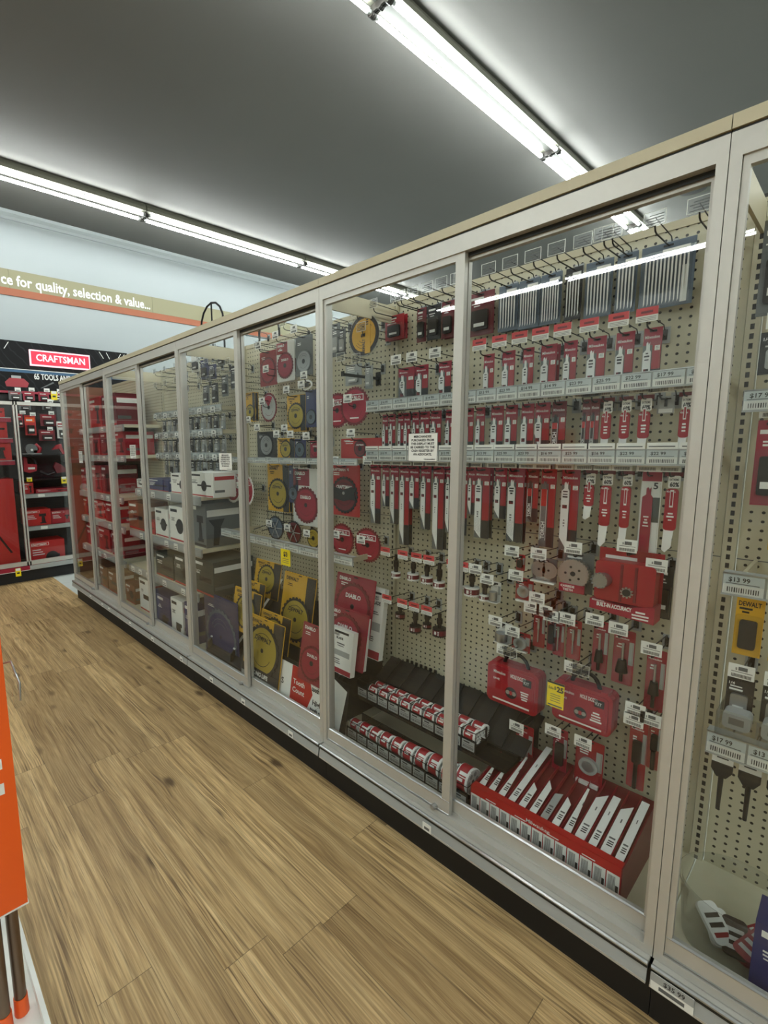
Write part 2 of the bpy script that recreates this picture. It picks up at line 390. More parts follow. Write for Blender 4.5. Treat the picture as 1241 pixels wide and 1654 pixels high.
# ---------------------------------------------------------------- the five glass display cases
def make_case(y0, label):
    L = 1.219; c = thing('glass_display_case', label, 'display case', (0, y0, 0), 'glass display cases along the aisle')
    for a in (0, 1):
        ya, yb = (0.0008, .0205) if a == 0 else (1.1985, 1.2182)
        MB().box(-.006, .046, ya, yb, .19, 2.09, ALU).build('post', c)
    MB().box(-.006, .02, .0205, 1.1985, 2.042, 2.09, ALU).box(.02, .046, .0205, 1.1985, 2.06, 2.09, ALU).box(.018, .02, .0205, 1.1985, 2.03, 2.06, ALUD).box(.021, .045, .0205, 1.1985, 2.055, 2.06, ALUD).build('header_rail', c)
    MB().box(-.009, .05, .0008, 1.2182, 2.096, 2.123, TAN).box(-.004, .05, .0008, 1.2182, 2.09, 2.094, ALUD).box(.05, .06, .01, 1.209, 2.05, 2.121, TAN).build('top_cap', c)
    MB().box(-.006, .046, .0205, 1.1985, .19, .213, ALU).box(.019, .023, .0205, 1.1985, .213, .22, ALU).box(.0, .046, .0008, 1.2182, .181, .19, ALUD).build('sill_rail', c)
    s = MB().box(-.030, -.001, .004, 1.215, .180, .189, ALU).prism([(-.034, .004, .184), (-.034, .004, .188), (-.030, .004, .1925), (-.024, .004, .1905), (-.024, .004, .184)], (0, 1.211, 0), CHR).box(-.0335, -.030, .004, 1.215, .176, .184, ALUD).prism([(-.030, .004, .178), (-.026, .004, .178), (-.032, .004, .134), (-.036, .004, .134)], (0, 1.211, 0), GRYL)
    s.box(-.037, -.030, .004, 1.215, .134, .140, ALU).box(-.026, -.001, .004, 1.215, .16, .178, ALUD); s.build('ticket_strip', c)
    MB().box(.012, .03, .0008, 1.2182, 0, .165, BLKS).box(.012, .0, .0008, 1.2182, .15, .165, BLKS).build('kick_plate', c)
    MB().box(.03, PEGX, .002, 1.217, .165, .18, TANL).box(.03, PEGX, .609, .6105, .18, .1805, GRYP).build('deck', c)
    p = MB().box(PEGX, PEGX+.012, .018, 1.201, .18, 2.115, PEG).box(PEGX-.004, PEGX, .018, 1.201, 2.095, 2.118, TAN)
    p.box(PEGX-.0006, PEGX, .018, 1.201, 1.145, 1.148, GRYP).build('pegboard_panel', c)
    MB().box(PEGX-.012, PEGX+.02, -.015, .015, .18, 2.118, SLOT).build('slotted_upright', c)
    for k, (ya, yb, xa) in enumerate(((.592, 1.1975, .0), (.0215, .622, .024))):
        d = MB(); xb = xa+.018
        zt = 2.042 if k == 0 else 2.052
        sa, sb = ((.030, .012), (.010, .030))[k]
        d.box(xa, xb, ya, ya+sa, .214, zt, ALU).box(xa, xb, yb-sb, yb, .214, zt, ALU)
        d.box(xa, xb, ya+sa, yb-sb, .218, .264, ALU).box(xa, xb, ya+sa, yb-sb, 2.022, zt, ALU).box(xa+.002, xb, ya+sa, yb-sb, .214, .218, ALUD)
        d.prism([(xa-.001, ya, .262), (xa-.001, ya, .264), (xa+.003, ya, .268), (xa+.006, ya, .266), (xa+.006, ya, .262)], (0, yb-ya, 0), CHR).prism([(xa-.002, ya, .216), (xa-.002, ya, .218), (xa+.001, ya, .2205), (xa+.001, ya, .216)], (0, yb-ya, 0), CHR)
        do = d.build('sliding_door', c)
        MB().box(xa+.007, xa+.011, ya+sa, yb-sb, .266, 2.022, GLASS).build('glass_pane', do)
        if k == 0: MB().cyl((xa-.018, ya+.055, .222), (xa, ya+.055, .222), .0095, CHR, 16).cyl((xa-.020, ya+.055, .222), (xa-.018, ya+.055, .222), .007, STEEL, 16).build('door_lock', do)
    return c
make_case(CASE_Y[0], 'aluminium framed glass case holding yellow drill bit cards and a clear round tub')
make_case(CASE_Y[1], 'glass case holding rows of red saw blade packs, hole saws and red carrying cases')
make_case(CASE_Y[2], 'glass case second from the near end, holding yellow and red circular saw blades')
make_case(CASE_Y[3], 'glass case with white and blue cartons, third whole one along the aisle')
cD = make_case(CASE_Y[4], 'glass case with stacked red tool cartons, ending beside the pale floor tiles')
MB().box(.046, PEGX+.02, 1.200, 1.2182, .18, 2.09, SKIN).build('end_panel', cD)
# tan tie panels between neighbouring cases, front to back under the cap
for i, nm in enumerate(('right of the nearest whole case', 'left of the nearest whole case', 'beside the cartons case', 'beside the farthest case')):
    o = thing('tie_panel', f'tan steel tie panel across the case top, {nm}', 'panel', (0, CASE_Y[i+1], 0), 'tie panels across the case tops')
    MB().box(.06, PEGX-.004, -.004, .004, 2.02, 2.094, TAN).build('panel_plate', o)

# ---------------------------------------------------------------- notices taped to the glass
NOTE = ['MERCHANDISE', 'PURCHASED FROM', 'THIS DISPLAY MUST', 'BE CARRIED TO THE', 'CASH REGISTER BY', 'AN ASSOCIATE.']
def notice(y, z, w, h, label, x=-.0012):
    o = thing('paper_notice', label, 'notice', (x, y, z), 'paper notices taped inside the case doors')
    m = MB().box(0, .0012, -w/2, w/2, -h/2, h/2, PAP)
    e = .0015
    for a in ((-w/2, -w/2+e, -h/2, h/2), (w/2-e, w/2, -h/2, h/2), (-w/2, w/2, -h/2, -h/2+e), (-w/2, w/2, h/2-e, h/2)): m.box(-.0003, 0, *a, GRYP)
    m.build('sheet', o); t = MB(); lh = h*.125
    for i, s in enumerate(NOTE): t.ft(s, -.0005, 0, h*.34-i*lh, lh*.62, INK, w*.88, 'c', .03)
    t.ft('THE MANAGEMENT', -.0005, -w*.44, -h*.44, lh*.3, INK, w*.5, 'r', .03)
    t.build('wording', o)
notice(.972, 1.474, .115, .093, 'white notice on the nearest case, beside its middle stile')
notice(2.198, 1.409, .125, .090, 'white notice taped on the glass of the circular saw blade case')
notice(3.427, 1.462, .105, .098, 'white notice taped on the glass of the white carton case')
notice(4.634, 1.415, .10, .105, 'white notice taped on the farthest glass case door')

# ---------------------------------------------------------------- peg hooks with price tags
def hook_meshes(kind):
    h = .183
    b = MB().box(-.003, 0, -.014, .014, -.022, .026, GRYL).box(-.008, -.003, -.007, .007, -.012, .018, WIRE)
    a = MB().tube([(-.004, 0, 0), (-h+.02, 0, 0), (-h+.008, 0, .004), (-h+.002, 0, .016)], .0022, WIRE)
    u = MB().tube([(-.004, 0, .014), (-.02, 0, .03), (-h, 0, .036)], .0017, WIRE)
    t = MB().box(-h-.004, -h-.0025, -.026, .026, .014, .052, BLIST if kind == 'clear' else PAP)
    x = -h-.0045
    if kind == 'white':
        t.ft('$', x, .012, .037, .006, INK).box(x, x+.0004, -.012, .006, .036, .046, GRYP).box(x, x+.0004, -.022, .020, .031, .0325, GRYP)
        for k in range(16): t.box(x, x+.0004, -.02+k*.0025, -.0187+k*.0025, .017, .026, INK)
    elif kind == 'red':
        t.box(x, x+.0006, -.026, .026, .031, .052, REDT)
        t.box(x-.0002, x, -.014, .014, .037, .043, REDD)
        for k in range(3): t.box(x, x+.0004, -.022, .022, .017+k*.004, .0182+k*.004, GRYP)
    else:
        for k in range(4): t.box(x, x+.0004, -.021, .02-.008*(k % 2), .019+k*.007, .021+k*.007, GRYP)
        for q in ((-.026, .026, .014, .0155), (-.026, .026, .0505, .052), (-.026, -.0245, .014, .052), (.0245, .026, .014, .052)): t.box(x, x+.0006, *q, PAP)
    ms = []
    for n_, q in (('back_plate', b), ('hook_arm', a), ('tag_arm', u), ('price_tag', t)):
        o = q.build(n_); ms.append((n_, o.data)); bpy.data.objects.remove(o)
    return ms
HK = {}
def hook(y, z, label, kind='white', x=PEGX, group=None):
    if kind not in HK: HK[kind] = hook_meshes(kind)
    o = thing('peg_hook', label, 'hook', (x, y, z), group or 'peg hooks with price tags')
    for n_, me in HK[kind]: inst(n_, me, o)
    return o

# ---------------------------------------------------------------- packaged goods (hang from a hook; local z runs down from 0, front faces -x)
def pack_root(name, label, cat, y, z, x, group, rz=0): return thing(name, label, cat, (x, y, z), group, (0, 0, rz))
def hang_slot(m, h=.01, x=-.0005, w=.012): return m.box(x, 0, -w, w, -h-.006, -h, INK)
def blister(o, w, z0, z1, d=.010, yc=0, mtl=None, rad=.006):
    return MB().rr(-d, -.0004, yc, z0, z1, w, min(rad, w*.3), mtl or BLIST).build('blister', o)
def recip_pts(y, z0, z1, bw, tip=.6, tang=True):
    """outline of a reciprocating saw blade hanging from z1 down to z0"""
    p = []
    if tang: p += [(y+bw*.15, z1-.022), (y+bw*.15, z1-.004), (y+bw*.0, z1), (y-bw*.1, z1-.004), (y-bw*.12, z1-.01), (y-bw*.3, z1), (y-bw*.3, z1-.022)]
    else: p += [(y+bw*.5, z1), (y-bw*.5, z1)]
    p += [(y-bw*.5, z1-.03), (y-bw*.5, z0), (y+bw*.5, z0+bw*tip), (y+bw*.5, z1-.03)]
    return p
def mk_print(m, y, z, w, x, n=4, mtl=None):
    for k in range(n):
        ww = w*random.uniform(.45, 1); m.box(x, x+.0003, y-ww/2, y+ww/2, z-k*.009, z-k*.009+random.uniform(.003, .0055), mtl or GRYP)
def blade_pack(label, y, z, w, h, style='rec', x=.355, group=None, rz=0):
    o = pack_root('saw_blade_pack', label, 'saw blades', y, z, x, group, rz)
    hd = min(.05, h*.3); c = MB()
    if style in ('rec', 'hex', 'torch', 'torchb', 'slim', 'cut'):
        head = REDD if style == 'torchb' else MAG
        c.box(0, .0015, -w/2, w/2, -hd, 0, head).box(0, .0015, -w/2, w*.5, -h*.97, -hd, GRY)
        c.box(-.001, 0, -w/2+w*.02, -w*.02, -h*.72, -hd, RED).box(-.001, 0, -w/2+w*.02, -w*.02, -h*.97, -h*.72, INK)
        hang_slot(c, .006, -.0006, min(.01, w*.2)); c.ft('Milwaukee', -.0009, w*.42, -hd*.62, hd*.18, WHT, w*.8, 'l')
        c.box(-.0013, -.0008, -w*.42, -w*.14, -hd-.016, -hd-.002, PAP)
        for k in range(3): c.box(-.0015, -.0013, -w*.36, -w*.2, -hd-.014+k*.004, -hd-.013+k*.004, INK)
        c.build('backing_card', o)
        b = MB(); bw = min(.026, w*.44); yy = w*.24; z1 = -hd*.8; z0 = -h*.965
        bm_ = {'rec': WHT, 'hex': WHT, 'torch': GRY, 'torchb': INK, 'slim': WHT, 'cut': WHT}[style]
        b.yz(recip_pts(yy, z0, z1, bw, {'slim': 3.0, 'cut': 1.6}.get(style, 1.1)), -.004, .0015, bm_)
        xf = -.0046
        if style in ('torch', 'torchb'):
            b.box(xf, xf+.0004, yy-bw*.42, yy+bw*.42, z0+(z1-z0)*.62, z1-.028, REDB)
            b.text('TORCH', (xf-.0002, yy-bw*.28, z0+(z1-z0)*.12), (0, 0, 1), (0, 1, 0), bw*.56, WHT, (z1-z0)*.42, 'l', .03)
            for s_ in (-1, 1): b.box(xf, xf+.0005, yy+s_*bw*.44-.0006, yy+s_*bw*.44+.0006, z0+bw, z1-.03, WHT)
        else:
            mk_print(b, yy, z1-.034, bw*.66, xf, 3, INK); b.box(xf, xf+.0003, yy-bw*.3, yy+bw*.3, z1-.088, z1-.076, REDD); b.box(xf-.0001, xf, yy-bw*.3, yy+bw*.02, z1-.082, z1-.076, INK)
            if h > .2: mk_print(b, yy, z1-.13, bw*.3, xf, 3)
            if style == 'hex':
                for r_ in range(5):
                    for q in range(2): b.ring((yy+(q-.5)*bw*.45+(r_ % 2)*bw*.1, z0+bw*1.0+r_*.011), .0042, .0048, GRYP, xf-.0001, 6)
        b.build('saw_blade', o); blister(o, w*.94, -h*.99, -hd*.75, .012)
    elif style == 'osc':      # red sleeve with a bare white blade below
        c.box(0, .0015, -w/2, w/2, -.012, 0, REDD).rr(-.0015, 0, -w*.06, -.045, -.010, w*.66, .004, PAP)
        c.ft('EXTREME', -.002, w*.2, -.024, .006, INK, w*.5, 'l', .02).ft('60%', -.002, w*.17, -.041, .012, INK, w*.5, 'l', .04)
        L = h*.72; c.rr(-.004, .001, 0, -L, -.047, w*.7, .009, RED)
        c.ft('Milwaukee', -.0046, w*.3, -.058, .006, WHT, w*.5)
        c.box(-.0046, -.004, -w*.1, w*.1, -L*.6, -L*.3, WHT); c.box(-.0049, -.0046, -w*.06, w*.06, -L*.57, -L*.33, RED); mk_print(c, 0, -L*.72, w*.4, -.0045, 3, WHT)
        c.build('blade_sleeve', o)
        MB().yz([(w*.3, -L*.93), (w*.34, -h*.97), (w*.15, -h), (-w*.16, -h*.93), (-w*.26, -L*.93)], -.003, .0014, WHT).build('saw_blade', o)
    elif style == 'wide':     # large red blade on a white card
        c.rr(0, .0016, 0, -h, 0, w, .006, PAP).box(-.0008, 0, -w*.48, w*.48, -.028, -.001, MAG).ft('5', -.001, -w*.1, -.05, .018, INK, .02, 'l', .03)
        c.box(-.0008, 0, -w*.46, -w*.12, -h*.55, -.075, DGRN); c.build('backing_card', o)
        q = MB().yz(recip_pts(w*.14, -h*.95, -.045, w*.52, .5), -.004, .0016, MAG); mk_print(q, w*.14, -h*.5, w*.3, -.0045, 4, WHT)
        q.build('saw_blade', o); blister(o, w*.96, -h*.99, -.03, .012)
    return o
def jig_pack(label, y, z, w, h, n, card, x=.43, group=None, blade=WHT, tray=False):
    o = pack_root('jigsaw_blade_pack', label, 'saw blades', y, z, x, group)
    c = MB().box(0, .0015, -w/2, w/2, -h, 0, card); hang_slot(c, .006); c.box(-.0005, 0, -w*.4, w*.1, -h*.16, -h*.10, WHT); c.box(-.0005, 0, -w*.4, -w*.28, -h*.95, -h*.4, PAP) if w > .08 else None
    c.build('backing_card', o)
    b = MB(); s = w*.84/n
    for k in range(n):
        yy = w*.42-s*(k+.5); b.yz([(yy+s*.2, -h*.24), (yy-s*.2, -h*.24), (yy-s*.26, -h*.4), (yy-s*.2, -h*.9), (yy+s*.1, -h*.94), (yy+s*.26, -h*.4)], -.006, .0012, blade)
    b.build('saw_blades', o); blister(o, w*.92, -h*.97, -h*.2, .016); return o
def disc_parts(o, r, cz, face, rim, x=-.003, teeth=28, words=None, wm=WHT, hole=.012, yc=0, name='toothed_disc', bands=True):
    b = MB().disc((x, yc, cz), 'x', r, rim, .0018, teeth=teeth, depth=.06)
    b.disc((x-.0005, yc, cz), 'x', r*.84, face, .0006, n=36)
    if bands:
        for q in (.62, .46): b.ring((yc, cz), r*q, r*(q+.025), rim, x-.0007, 20, .5, 2.4)
        b.ring((yc, cz), r*.56, r*.585, rim, x-.0007, 16, 3.6, 5.6)
    b.disc((x-.0009, yc, cz), 'x', hole, INK, .0003, n=16)
    if words:
        b.ft(words, x-.0012, yc, cz+r*.34, r*.17, wm, r*1.15, 'c', .03)
    return b.build(name, o)
def disc_pack(label, y, z, w, h, card, face, rim, words=None, x=.355, group=None, wm=WHT, style='card', rz=0, white=False):
    """circular saw blade on a printed card"""
    o = pack_root('circular_saw_blade_pack', label, 'saw blade', y, z, x, group, rz)
    r = min(w*.46, h*.42); cz = -h+r+.012 if h > w*1.05 else -h/2
    c = MB().rr(.0004, .003, 0, -h, 0, w, .006, PAP if white else card)
    if white: c.box(0, .0004, -w*.12, w*.49, -h*.30, -.003, card).box(0, .0004, -w*.49, -w*.3, -h*.12, -.004, PAP)
    else: c.box(0, .0004, -w*.49, -w*.22, -h*.99, -.003, INK if card is YEL else card)
    hang_slot(c, .006)
    if words: c.ft(words, -.0009, w*.42, -h*.10-.004, min(h*.055, .018), INK if card is YEL else WHT, w*.62, 'l', .035)
    mk_print(c, w*.28, -h*.17, w*.24, -.0005, 2, INK if card is YEL else WHT)
    c.build('backing_card', o)
    disc_parts(o, r, cz, face, rim, -.004, 26, words, wm)
    blister(o, w*.97, -h*.99, -.004, .014)
    return o
def loose_disc(label, y, z, r, face, rim, words=None, x=.35, group=None, rz=0, wm=WHT):
    """bare circular saw blade hung by its arbor hole; origin at its centre"""
    o = thing('circular_saw_blade', label, 'saw blade', (x, y, z), group, (0, 0, rz))
    disc_parts(o, r, 0, face, rim, 0, 32, words, wm, name='blade_disc')
    if words:
        m = MB()
        for q in ((-r*.62, r*.62, r*.28, r*.33), (-r*.62, r*.62, r*.56, r*.60), (-r*.62, -r*.58, r*.28, r*.6), (r*.58, r*.62, r*.28, r*.6)): m.box(-.0014, -.0005, *q, wm)
        m.box(-.0012, -.0005, -r*.3, r*.3, -r*.62, -r*.56, wm).build('printed_frame', o)
    return o
def hole_saw(label, y, z, r, h, x=.36, group=None, cup=WHT, arbor=True):
    """hole saw hanging on its arbor: black arbor with a printed cup under it"""
    o = thing('hole_saw', label, 'hole saw', (x, y, z), group); top = -h
    ah = h-r*1.15
    a = MB().cyl((.0, 0, -ah*.35), (0, 0, 0), min(.008, r*.5), DARK, 8).cyl((0, 0, -ah*.7), (0, 0, -ah*.35), min(.013, r*.7), DARK, 6).cyl((0, 0, -ah), (0, 0, -ah*.7), min(.009, r*.5), DARK, 10)
    a.build('arbor', o)
    z0, z1 = -h, -ah; c = MB().cyl((0, 0, z0), (0, 0, z1), r, cup, 22); c.cyl((0, 0, z0+.006), (0, 0, z1-.006), r*1.012, REDD, 22, caps=False)
    c.box(-r*1.04, -r*.95, -r*.12, r*.2, z0+(z1-z0)*.3, z0+(z1-z0)*.7, WHT)
    for k in range(3): c.box(-r*1.0, -r*.88, -r*.5, -r*.3, z0+(z1-z0)*(.25+.2*k), z0+(z1-z0)*(.33+.2*k), WHT)
    n_ = 18
    for k in range(n_):
        q = 2*pi*k/n_; c.prism([(r*cos(q), r*sin(q), z0), (r*cos(q+.22), r*sin(q+.22), z0), (r*.99*cos(q), r*.99*sin(q), z0-.004)], (-.001*cos(q), -.001*sin(q), 0), cup)
    c.build('saw_cup', o); return o
def bit_pack(label, y, z, w, h, style='bit', x=.355, group=None, card=RED):
    """small red cards with a drill bit, arbor or self-feed bit"""
    o = pack_root('drill_bit_pack', label, 'drill bit', y, z, x, group)
    c = MB().rr(0, .002, 0, -h, 0, w, .004, card); hang_slot(c, .005, -.0006, min(.01, w*.2))
    c.ft('Milwaukee', -.001, w*.42, -h*.17, h*.035, WHT, w*.7); mk_print(c, w*.2, -h*.28, w*.35, -.0006, 2, WHT)
    c.box(-.0006, 0, -w*.46, -w*.24, -h*.62, -h*.2, GRYL); c.build('backing_card', o)
    b = MB(); z1 = -h*.22
    if style == 'bit':
        b.cyl((-.008, 0, -h*.85), (-.008, 0, z1), .0025, STEEL, 8).cyl((-.008, 0, -h*.5), (-.008, 0, z1), .004, STEEL, 6); nm = 'drill_bit'
    elif style == 'feed':
        b.cyl((-.01, 0, z1-.055), (-.01, 0, z1), .0035, STEEL, 8).cyl((-.01, 0, z1-.095), (-.01, 0, z1-.055), min(.02, w*.3), DARK, 14, min(.013, w*.2)).cyl((-.01, 0, -h*.93), (-.01, 0, z1-.095), .005, DARK, 8); nm = 'self_feed_bit'
    elif style == 'fork':
        b.rr(-.012, -.004, 0, -h*.62, -h*.3, w*.5, .006, DARK).cyl((-.008, 0, -h*.98), (-.008, 0, -h*.62), .006, DARK, 8); nm = 'spade_bit'
    elif style == 'tape':
        b.disc((-.012, 0, -h*.55), 'x', min(w*.34, .03), GRYL, .012, 20).disc((-.0125, 0, -h*.55), 'x', min(w*.22, .02), CHR, .001, 16).box(-.013, -.002, -w*.4, w*.4, -h*.97, -h*.9, WHT); nm = 'hole_saw_cup'
    elif style == 'cup':
        b.cyl((-.02, 0, -h*.85), (-.02, 0, -h*.45), min(w*.38, .022), CHR, 18, capm=STEEL).box(-.026, -.002, -w*.46, w*.46, -h*.99, -h*.94, WHT); nm = 'hole_saw_cup'
    elif style == 'dark':
        b.rr(-.010, -.002, 0, -h*.8, -h*.3, w*.6, .006, DARK); nm = 'bit_holder'
    b.build(nm, o); blister(o, w*.9, -h*.985, -h*.18, .022 if style in ('tape', 'cup') else .012); return o
def plain_pack(label, y, z, w, h, card, x=.43, group=None, window=None, name='accessory_pack', cat='tool pack', d=.014, words=None, wm=WHT):
    o = pack_root(name, label, cat, y, z, x, group)
    c = MB().box(0, .002, -w/2, w/2, -h, 0, card); hang_slot(c, .006)
    if words: c.ft(words, -.0009, w*.42, -h*.2, h*.075, wm, w*.8, 'l', .02)
    else: c.box(-.0006, 0, -w*.1, w*.4, -h*.16, -h*.11, wm)
    mk_print(c, w*.15, -h*.26, w*.5, -.0006, 2, wm)
    c.build('backing_card', o); b = MB()
    k = random.randint(1, 3); b.rr(-d*.8, -.001, 0, -h*.88, -h*.42, w*.62, .006, window or DARK)
    b.box(-d*.85, -d*.8, -w*.2, w*.2, -h*.8, -h*.72, wm); b.build('tool_piece', o); blister(o, w*.93, -h*.98, -h*.34, d); return o
def hang(fn, label, y, z, *a, tagk='white', hz=None, hl=None, dup=0, **kw):
    """a pack and the hook it hangs on; dup adds more of the same pack behind it on the hook"""
    o = fn(label, y, z, *a, **kw)
    hook(y, z-.009 if hz is None else hz, hl or ('peg hook holding the '+label), tagk)
    for k in range(dup):
        copy_thing(o, (o.location.x+.02*(k+1), y+.0015*(k+1), z), f'{ORD[k+1]} pack on the hook, behind the {label}')
    return o

def put_hang(fn, label, y, z, *a, tagk='white', hz=None, dup=0, **kw):
    o = fn(label, y, z, *a, **kw)
    hook(y, z-.009 if hz is None else hz, 'hook of the '+label, tagk)
    for k in range(dup):
        copy_thing(o, (o.location.x+.021*(k+1), y-.002*(k+1), z), ('pack hanging behind the ', 'rearmost pack behind the ')[k]+label)
    return o

# ================================================================ nearest whole case
# --- top row, clear tags; hooks at 2.045
G = 'packs along the top row of the nearest case'
top_row = [(1.442, 2.086, 0.104, 0.138, 'plain', 'r', 0),
  (1.297, 2.05, 0.047, 0.136, 'plain', 'd', 0),
  (1.236, 2.047, 0.064, 0.134, 'plain', 'k', 0),
  (1.169, 2.047, 0.06, 0.138, 'plain', 'd', 0),
  (1.027, 2.011, 0.108, 0.117, 'plain', 'd', 0),
  (0.919, 1.992, 0.073, 0.101, 'jig', 't', 6),
  (0.843, 1.983, 0.073, 0.097, 'jig', 't', 7),
  (0.768, 1.971, 0.069, 0.085, 'jig', 't', 7),
  (0.696, 1.98, 0.052, 0.093, 'jig', 'k', 5),
  (0.621, 1.996, 0.079, 0.117, 'jig', 't', 7),
  (0.544, 1.999, 0.056, 0.122, 'jig', 't', 5),
  (0.442, 2.006, 0.131, 0.135, 'jig', 't', 12)]
CM = {'r': RED, 'd': REDD, 'k': INK, 't': TEAL, 'm': MAG, 'g': GRY, 'y': YEL, 'b': BLU, 'w': PAP, 'o': DGRN, 'n': BROWN, 'R': REDB, 'B': BLK}
desc = ['bright red square pack', 'narrow dark red pack', 'black windowed pack', 'dark red pack beside the door stile', 'wide dark red pack', 'slate pack of six blades', 'slate pack of seven blades', 'slate pack with seven splayed blades', 'black pack of five blades', 'large slate jigsaw blade pack', 'slate pack with five wide blades', 'widest slate pack of twelve blades']
for k, (y, z, w, h, sty, cm, n_) in enumerate(top_row):
    z1 = 2.052; hh = z1-(z-h); lab = f'{desc[k]}, top row, {ORD[k]} from left'
    if sty == 'plain': put_hang(plain_pack, lab, y, z1, w, hh, CM[cm], tagk='clear', dup=1 if k in (0, 3) else 0, group=G)
    else: put_hang(jig_pack, lab, y, z1, w, hh, n_, CM[cm], tagk='clear', dup=1 if k in (5, 6) else 0, group=G)
for k, (y, z, w, h) in enumerate([(1.319, 2.127, 0.063, 0.053),
  (1.107, 2.114, 0.037, 0.055),
  (1.042, 2.097, 0.035, 0.043),
  (0.566, 2.106, 0.032, 0.04),
  (0.347, 2.096, 0.039, 0.042)]):
    hook(y, 2.045, f'empty hook with a clear tag in the top row, {ORD[k]} from left', 'clear')

# --- row of red tags (hooks at 1.80)
G = 'red saw blade packs in the upper row under the red tags'
r1 = [(1.315, 1.849, 0.083, 0.168, 'cut'),
  (1.236, 1.838, 0.06, 0.163, 'rec'),
  (1.128, 1.804, 0.056, 0.133, 'rec'),
  (0.944, 1.796, 0.041, 0.163, 'rec'),
  (0.87, 1.799, 0.046, 0.172, 'slim'),
  (0.8, 1.794, 0.037, 0.172, 'rec'),
  (0.732, 1.8, 0.051, 0.173, 'rec'),
  (0.665, 1.801, 0.04, 0.17, 'rec'),
  (0.589, 1.801, 0.053, 0.161, 'rec'),
  (0.512, 1.801, 0.048, 0.159, 'rec'),
  (0.443, 1.799, 0.045, 0.155, 'rec')]
for k, (y, z, w, h, s_) in enumerate(r1):
    put_hang(blade_pack, f'red blade pack {ORD[k]} from left in the red tag row', y, 1.805, max(w, .036), 1.805-(z-h), s_, tagk='red' if k > 2 else 'white', dup=1 if k in (0, 6) else 0, group=G)

# --- price rails (long strips of price labels hung across the pegboard)
def price_rail(name_label, y0, y1, x, zt, zb, n, lip=False, tint=PAP, parent_group='price rails across the pegboards'):
    o = thing('price_rail', name_label, 'price rail', (x, y0, zb), parent_group); L = y1-y0; H = zt-zb
    m = MB().box(0, .006, 0, L, 0, H, GRYL).box(-.004, .001, 0, L, -.002, .003, GRYL).box(-.004, .001, 0, L, H-.003, H, CHR).box(.006, .03, 0, L, H-.002, H, GRYL)
    m.build('rail_channel', o)
    d = PEGX-x
    for q in (.03, L-.03): MB().box(.006, d, q-.004, q+.004, H*.2, H*.8, TAN).build('support_arm', o)
    MB().box(-.0055, -.0045, .004, L-.004, .003, H-.003, BLIST).build('clear_cover', o)
    w = L/n
    prices = ['19', '17', '25', '23', '12', '14', '22', '27', '13', '16']
    for k in range(n):
        ya = L-k*w-w*.03; yb = L-(k+1)*w+w*.03
        q = MB().box(-.003, -.0005, yb, ya, .003, H-.004, PAP).box(-.0032, -.003, yb, ya, H*.48, H-.004, LABB)
        q.ft('$'+random.choice(prices)+' 99', -.0034, ya-w*.12, H*.62, H*.2, INK, w*.5, 'l', .02)
        q.box(-.0034, -.003, yb+w*.1, ya-w*.06, H*.52, H*.555, GRYP)
        for j in range(14):
            yy = ya-w*.1-j*w*.055; q.box(-.0034, -.003, yy-w*.03*(.5+random.random()*.5), yy, H*.14, H*.36, INK)
        q.build('price_label', o)
        if lip:
            MB().box(-.006, -.004, yb, ya, H, H+.017, PAP).box(-.0064, -.006, yb+.006, ya-.004, H+.005, H+.008, GRYP).build('top_label', o)
    return o
price_rail('upper price rail of the nearest case, under the red tag row', .262, 1.447, .25, 1.672, 1.626, 16)
price_rail('lower price rail of the nearest case, behind the notice', .262, 1.447, .25, 1.462, 1.418, 16, True)

# --- packs between the two rails
G = 'narrow red blade packs between the two price rails'
r2 = [(1.406, 1.64, 0.031, 0.214, 'rec'),
  (1.367, 1.638, 0.034, 0.212, 'rec'),
  (1.321, 1.635, 0.029, 0.209, 'rec'),
  (1.288, 1.633, 0.032, 0.206, 'rec'),
  (1.245, 1.63, 0.034, 0.203, 'rec'),
  (1.2, 1.634, 0.045, 0.206, 'slim'),
  (1.147, 1.635, 0.049, 0.207, 'rec'),
  (1.085, 1.631, 0.035, 0.202, 'cut'),
  (1.004, 1.637, 0.041, 0.208, 'rec'),
  (0.956, 1.637, 0.035, 0.207, 'rec'),
  (0.891, 1.637, 0.047, 0.207, 'rec'),
  (0.839, 1.637, 0.043, 0.206, 'cut'),
  (0.782, 1.636, 0.043, 0.205, 'rec'),
  (0.732, 1.636, 0.049, 0.204, 'slim'),
  (0.679, 1.632, 0.044, 0.2, 'torchb'),
  (0.597, 1.625, 0.021, 0.182, 'torchb'),
  (0.572, 1.623, 0.021, 0.18, 'torchb'),
  (0.54, 1.627, 0.037, 0.175, 'osc'),
  (0.491, 1.629, 0.037, 0.177, 'osc'),
  (0.442, 1.627, 0.041, 0.175, 'osc'),
  (0.347, 1.624, 0.035, 0.163, 'osc')]
for k, (y, z, w, h, s_) in enumerate(r2):
    side = ('left', k) if k < 12 else ('right', 20-k)
    put_hang(blade_pack, f'blade pack between the price rails, {ORD[side[1]]} from the {side[0]}', y, 1.615, max(w, .024), .172, s_, x=.33, hz=1.604, group=G)
o = pack_root('accessory_pack', 'grey and white T-shaped allen tool pack between the price rails', 'tool pack', 0, 0, 0, None)
(y, z, w, h), = [(0.4, 1.61, 0.041, 0.049)]; o.location = (y*0+.36, y, z)
MB().box(0, .002, -w/2, w/2, -h, 0, GRYL).box(-.0006, 0, -w*.4, w*.4, -h*.95, -h*.72, PAP).build('backing_card', o); MB().box(-.004, -.0006, -.003, .003, -h*.6, -h*.1, DARK).box(-.004, -.0006, -w*.3, w*.3, -h*.2, -h*.12, DARK).build('hex_key', o)
hook(y, z-.009, 'hook of the T-shaped allen tool pack')

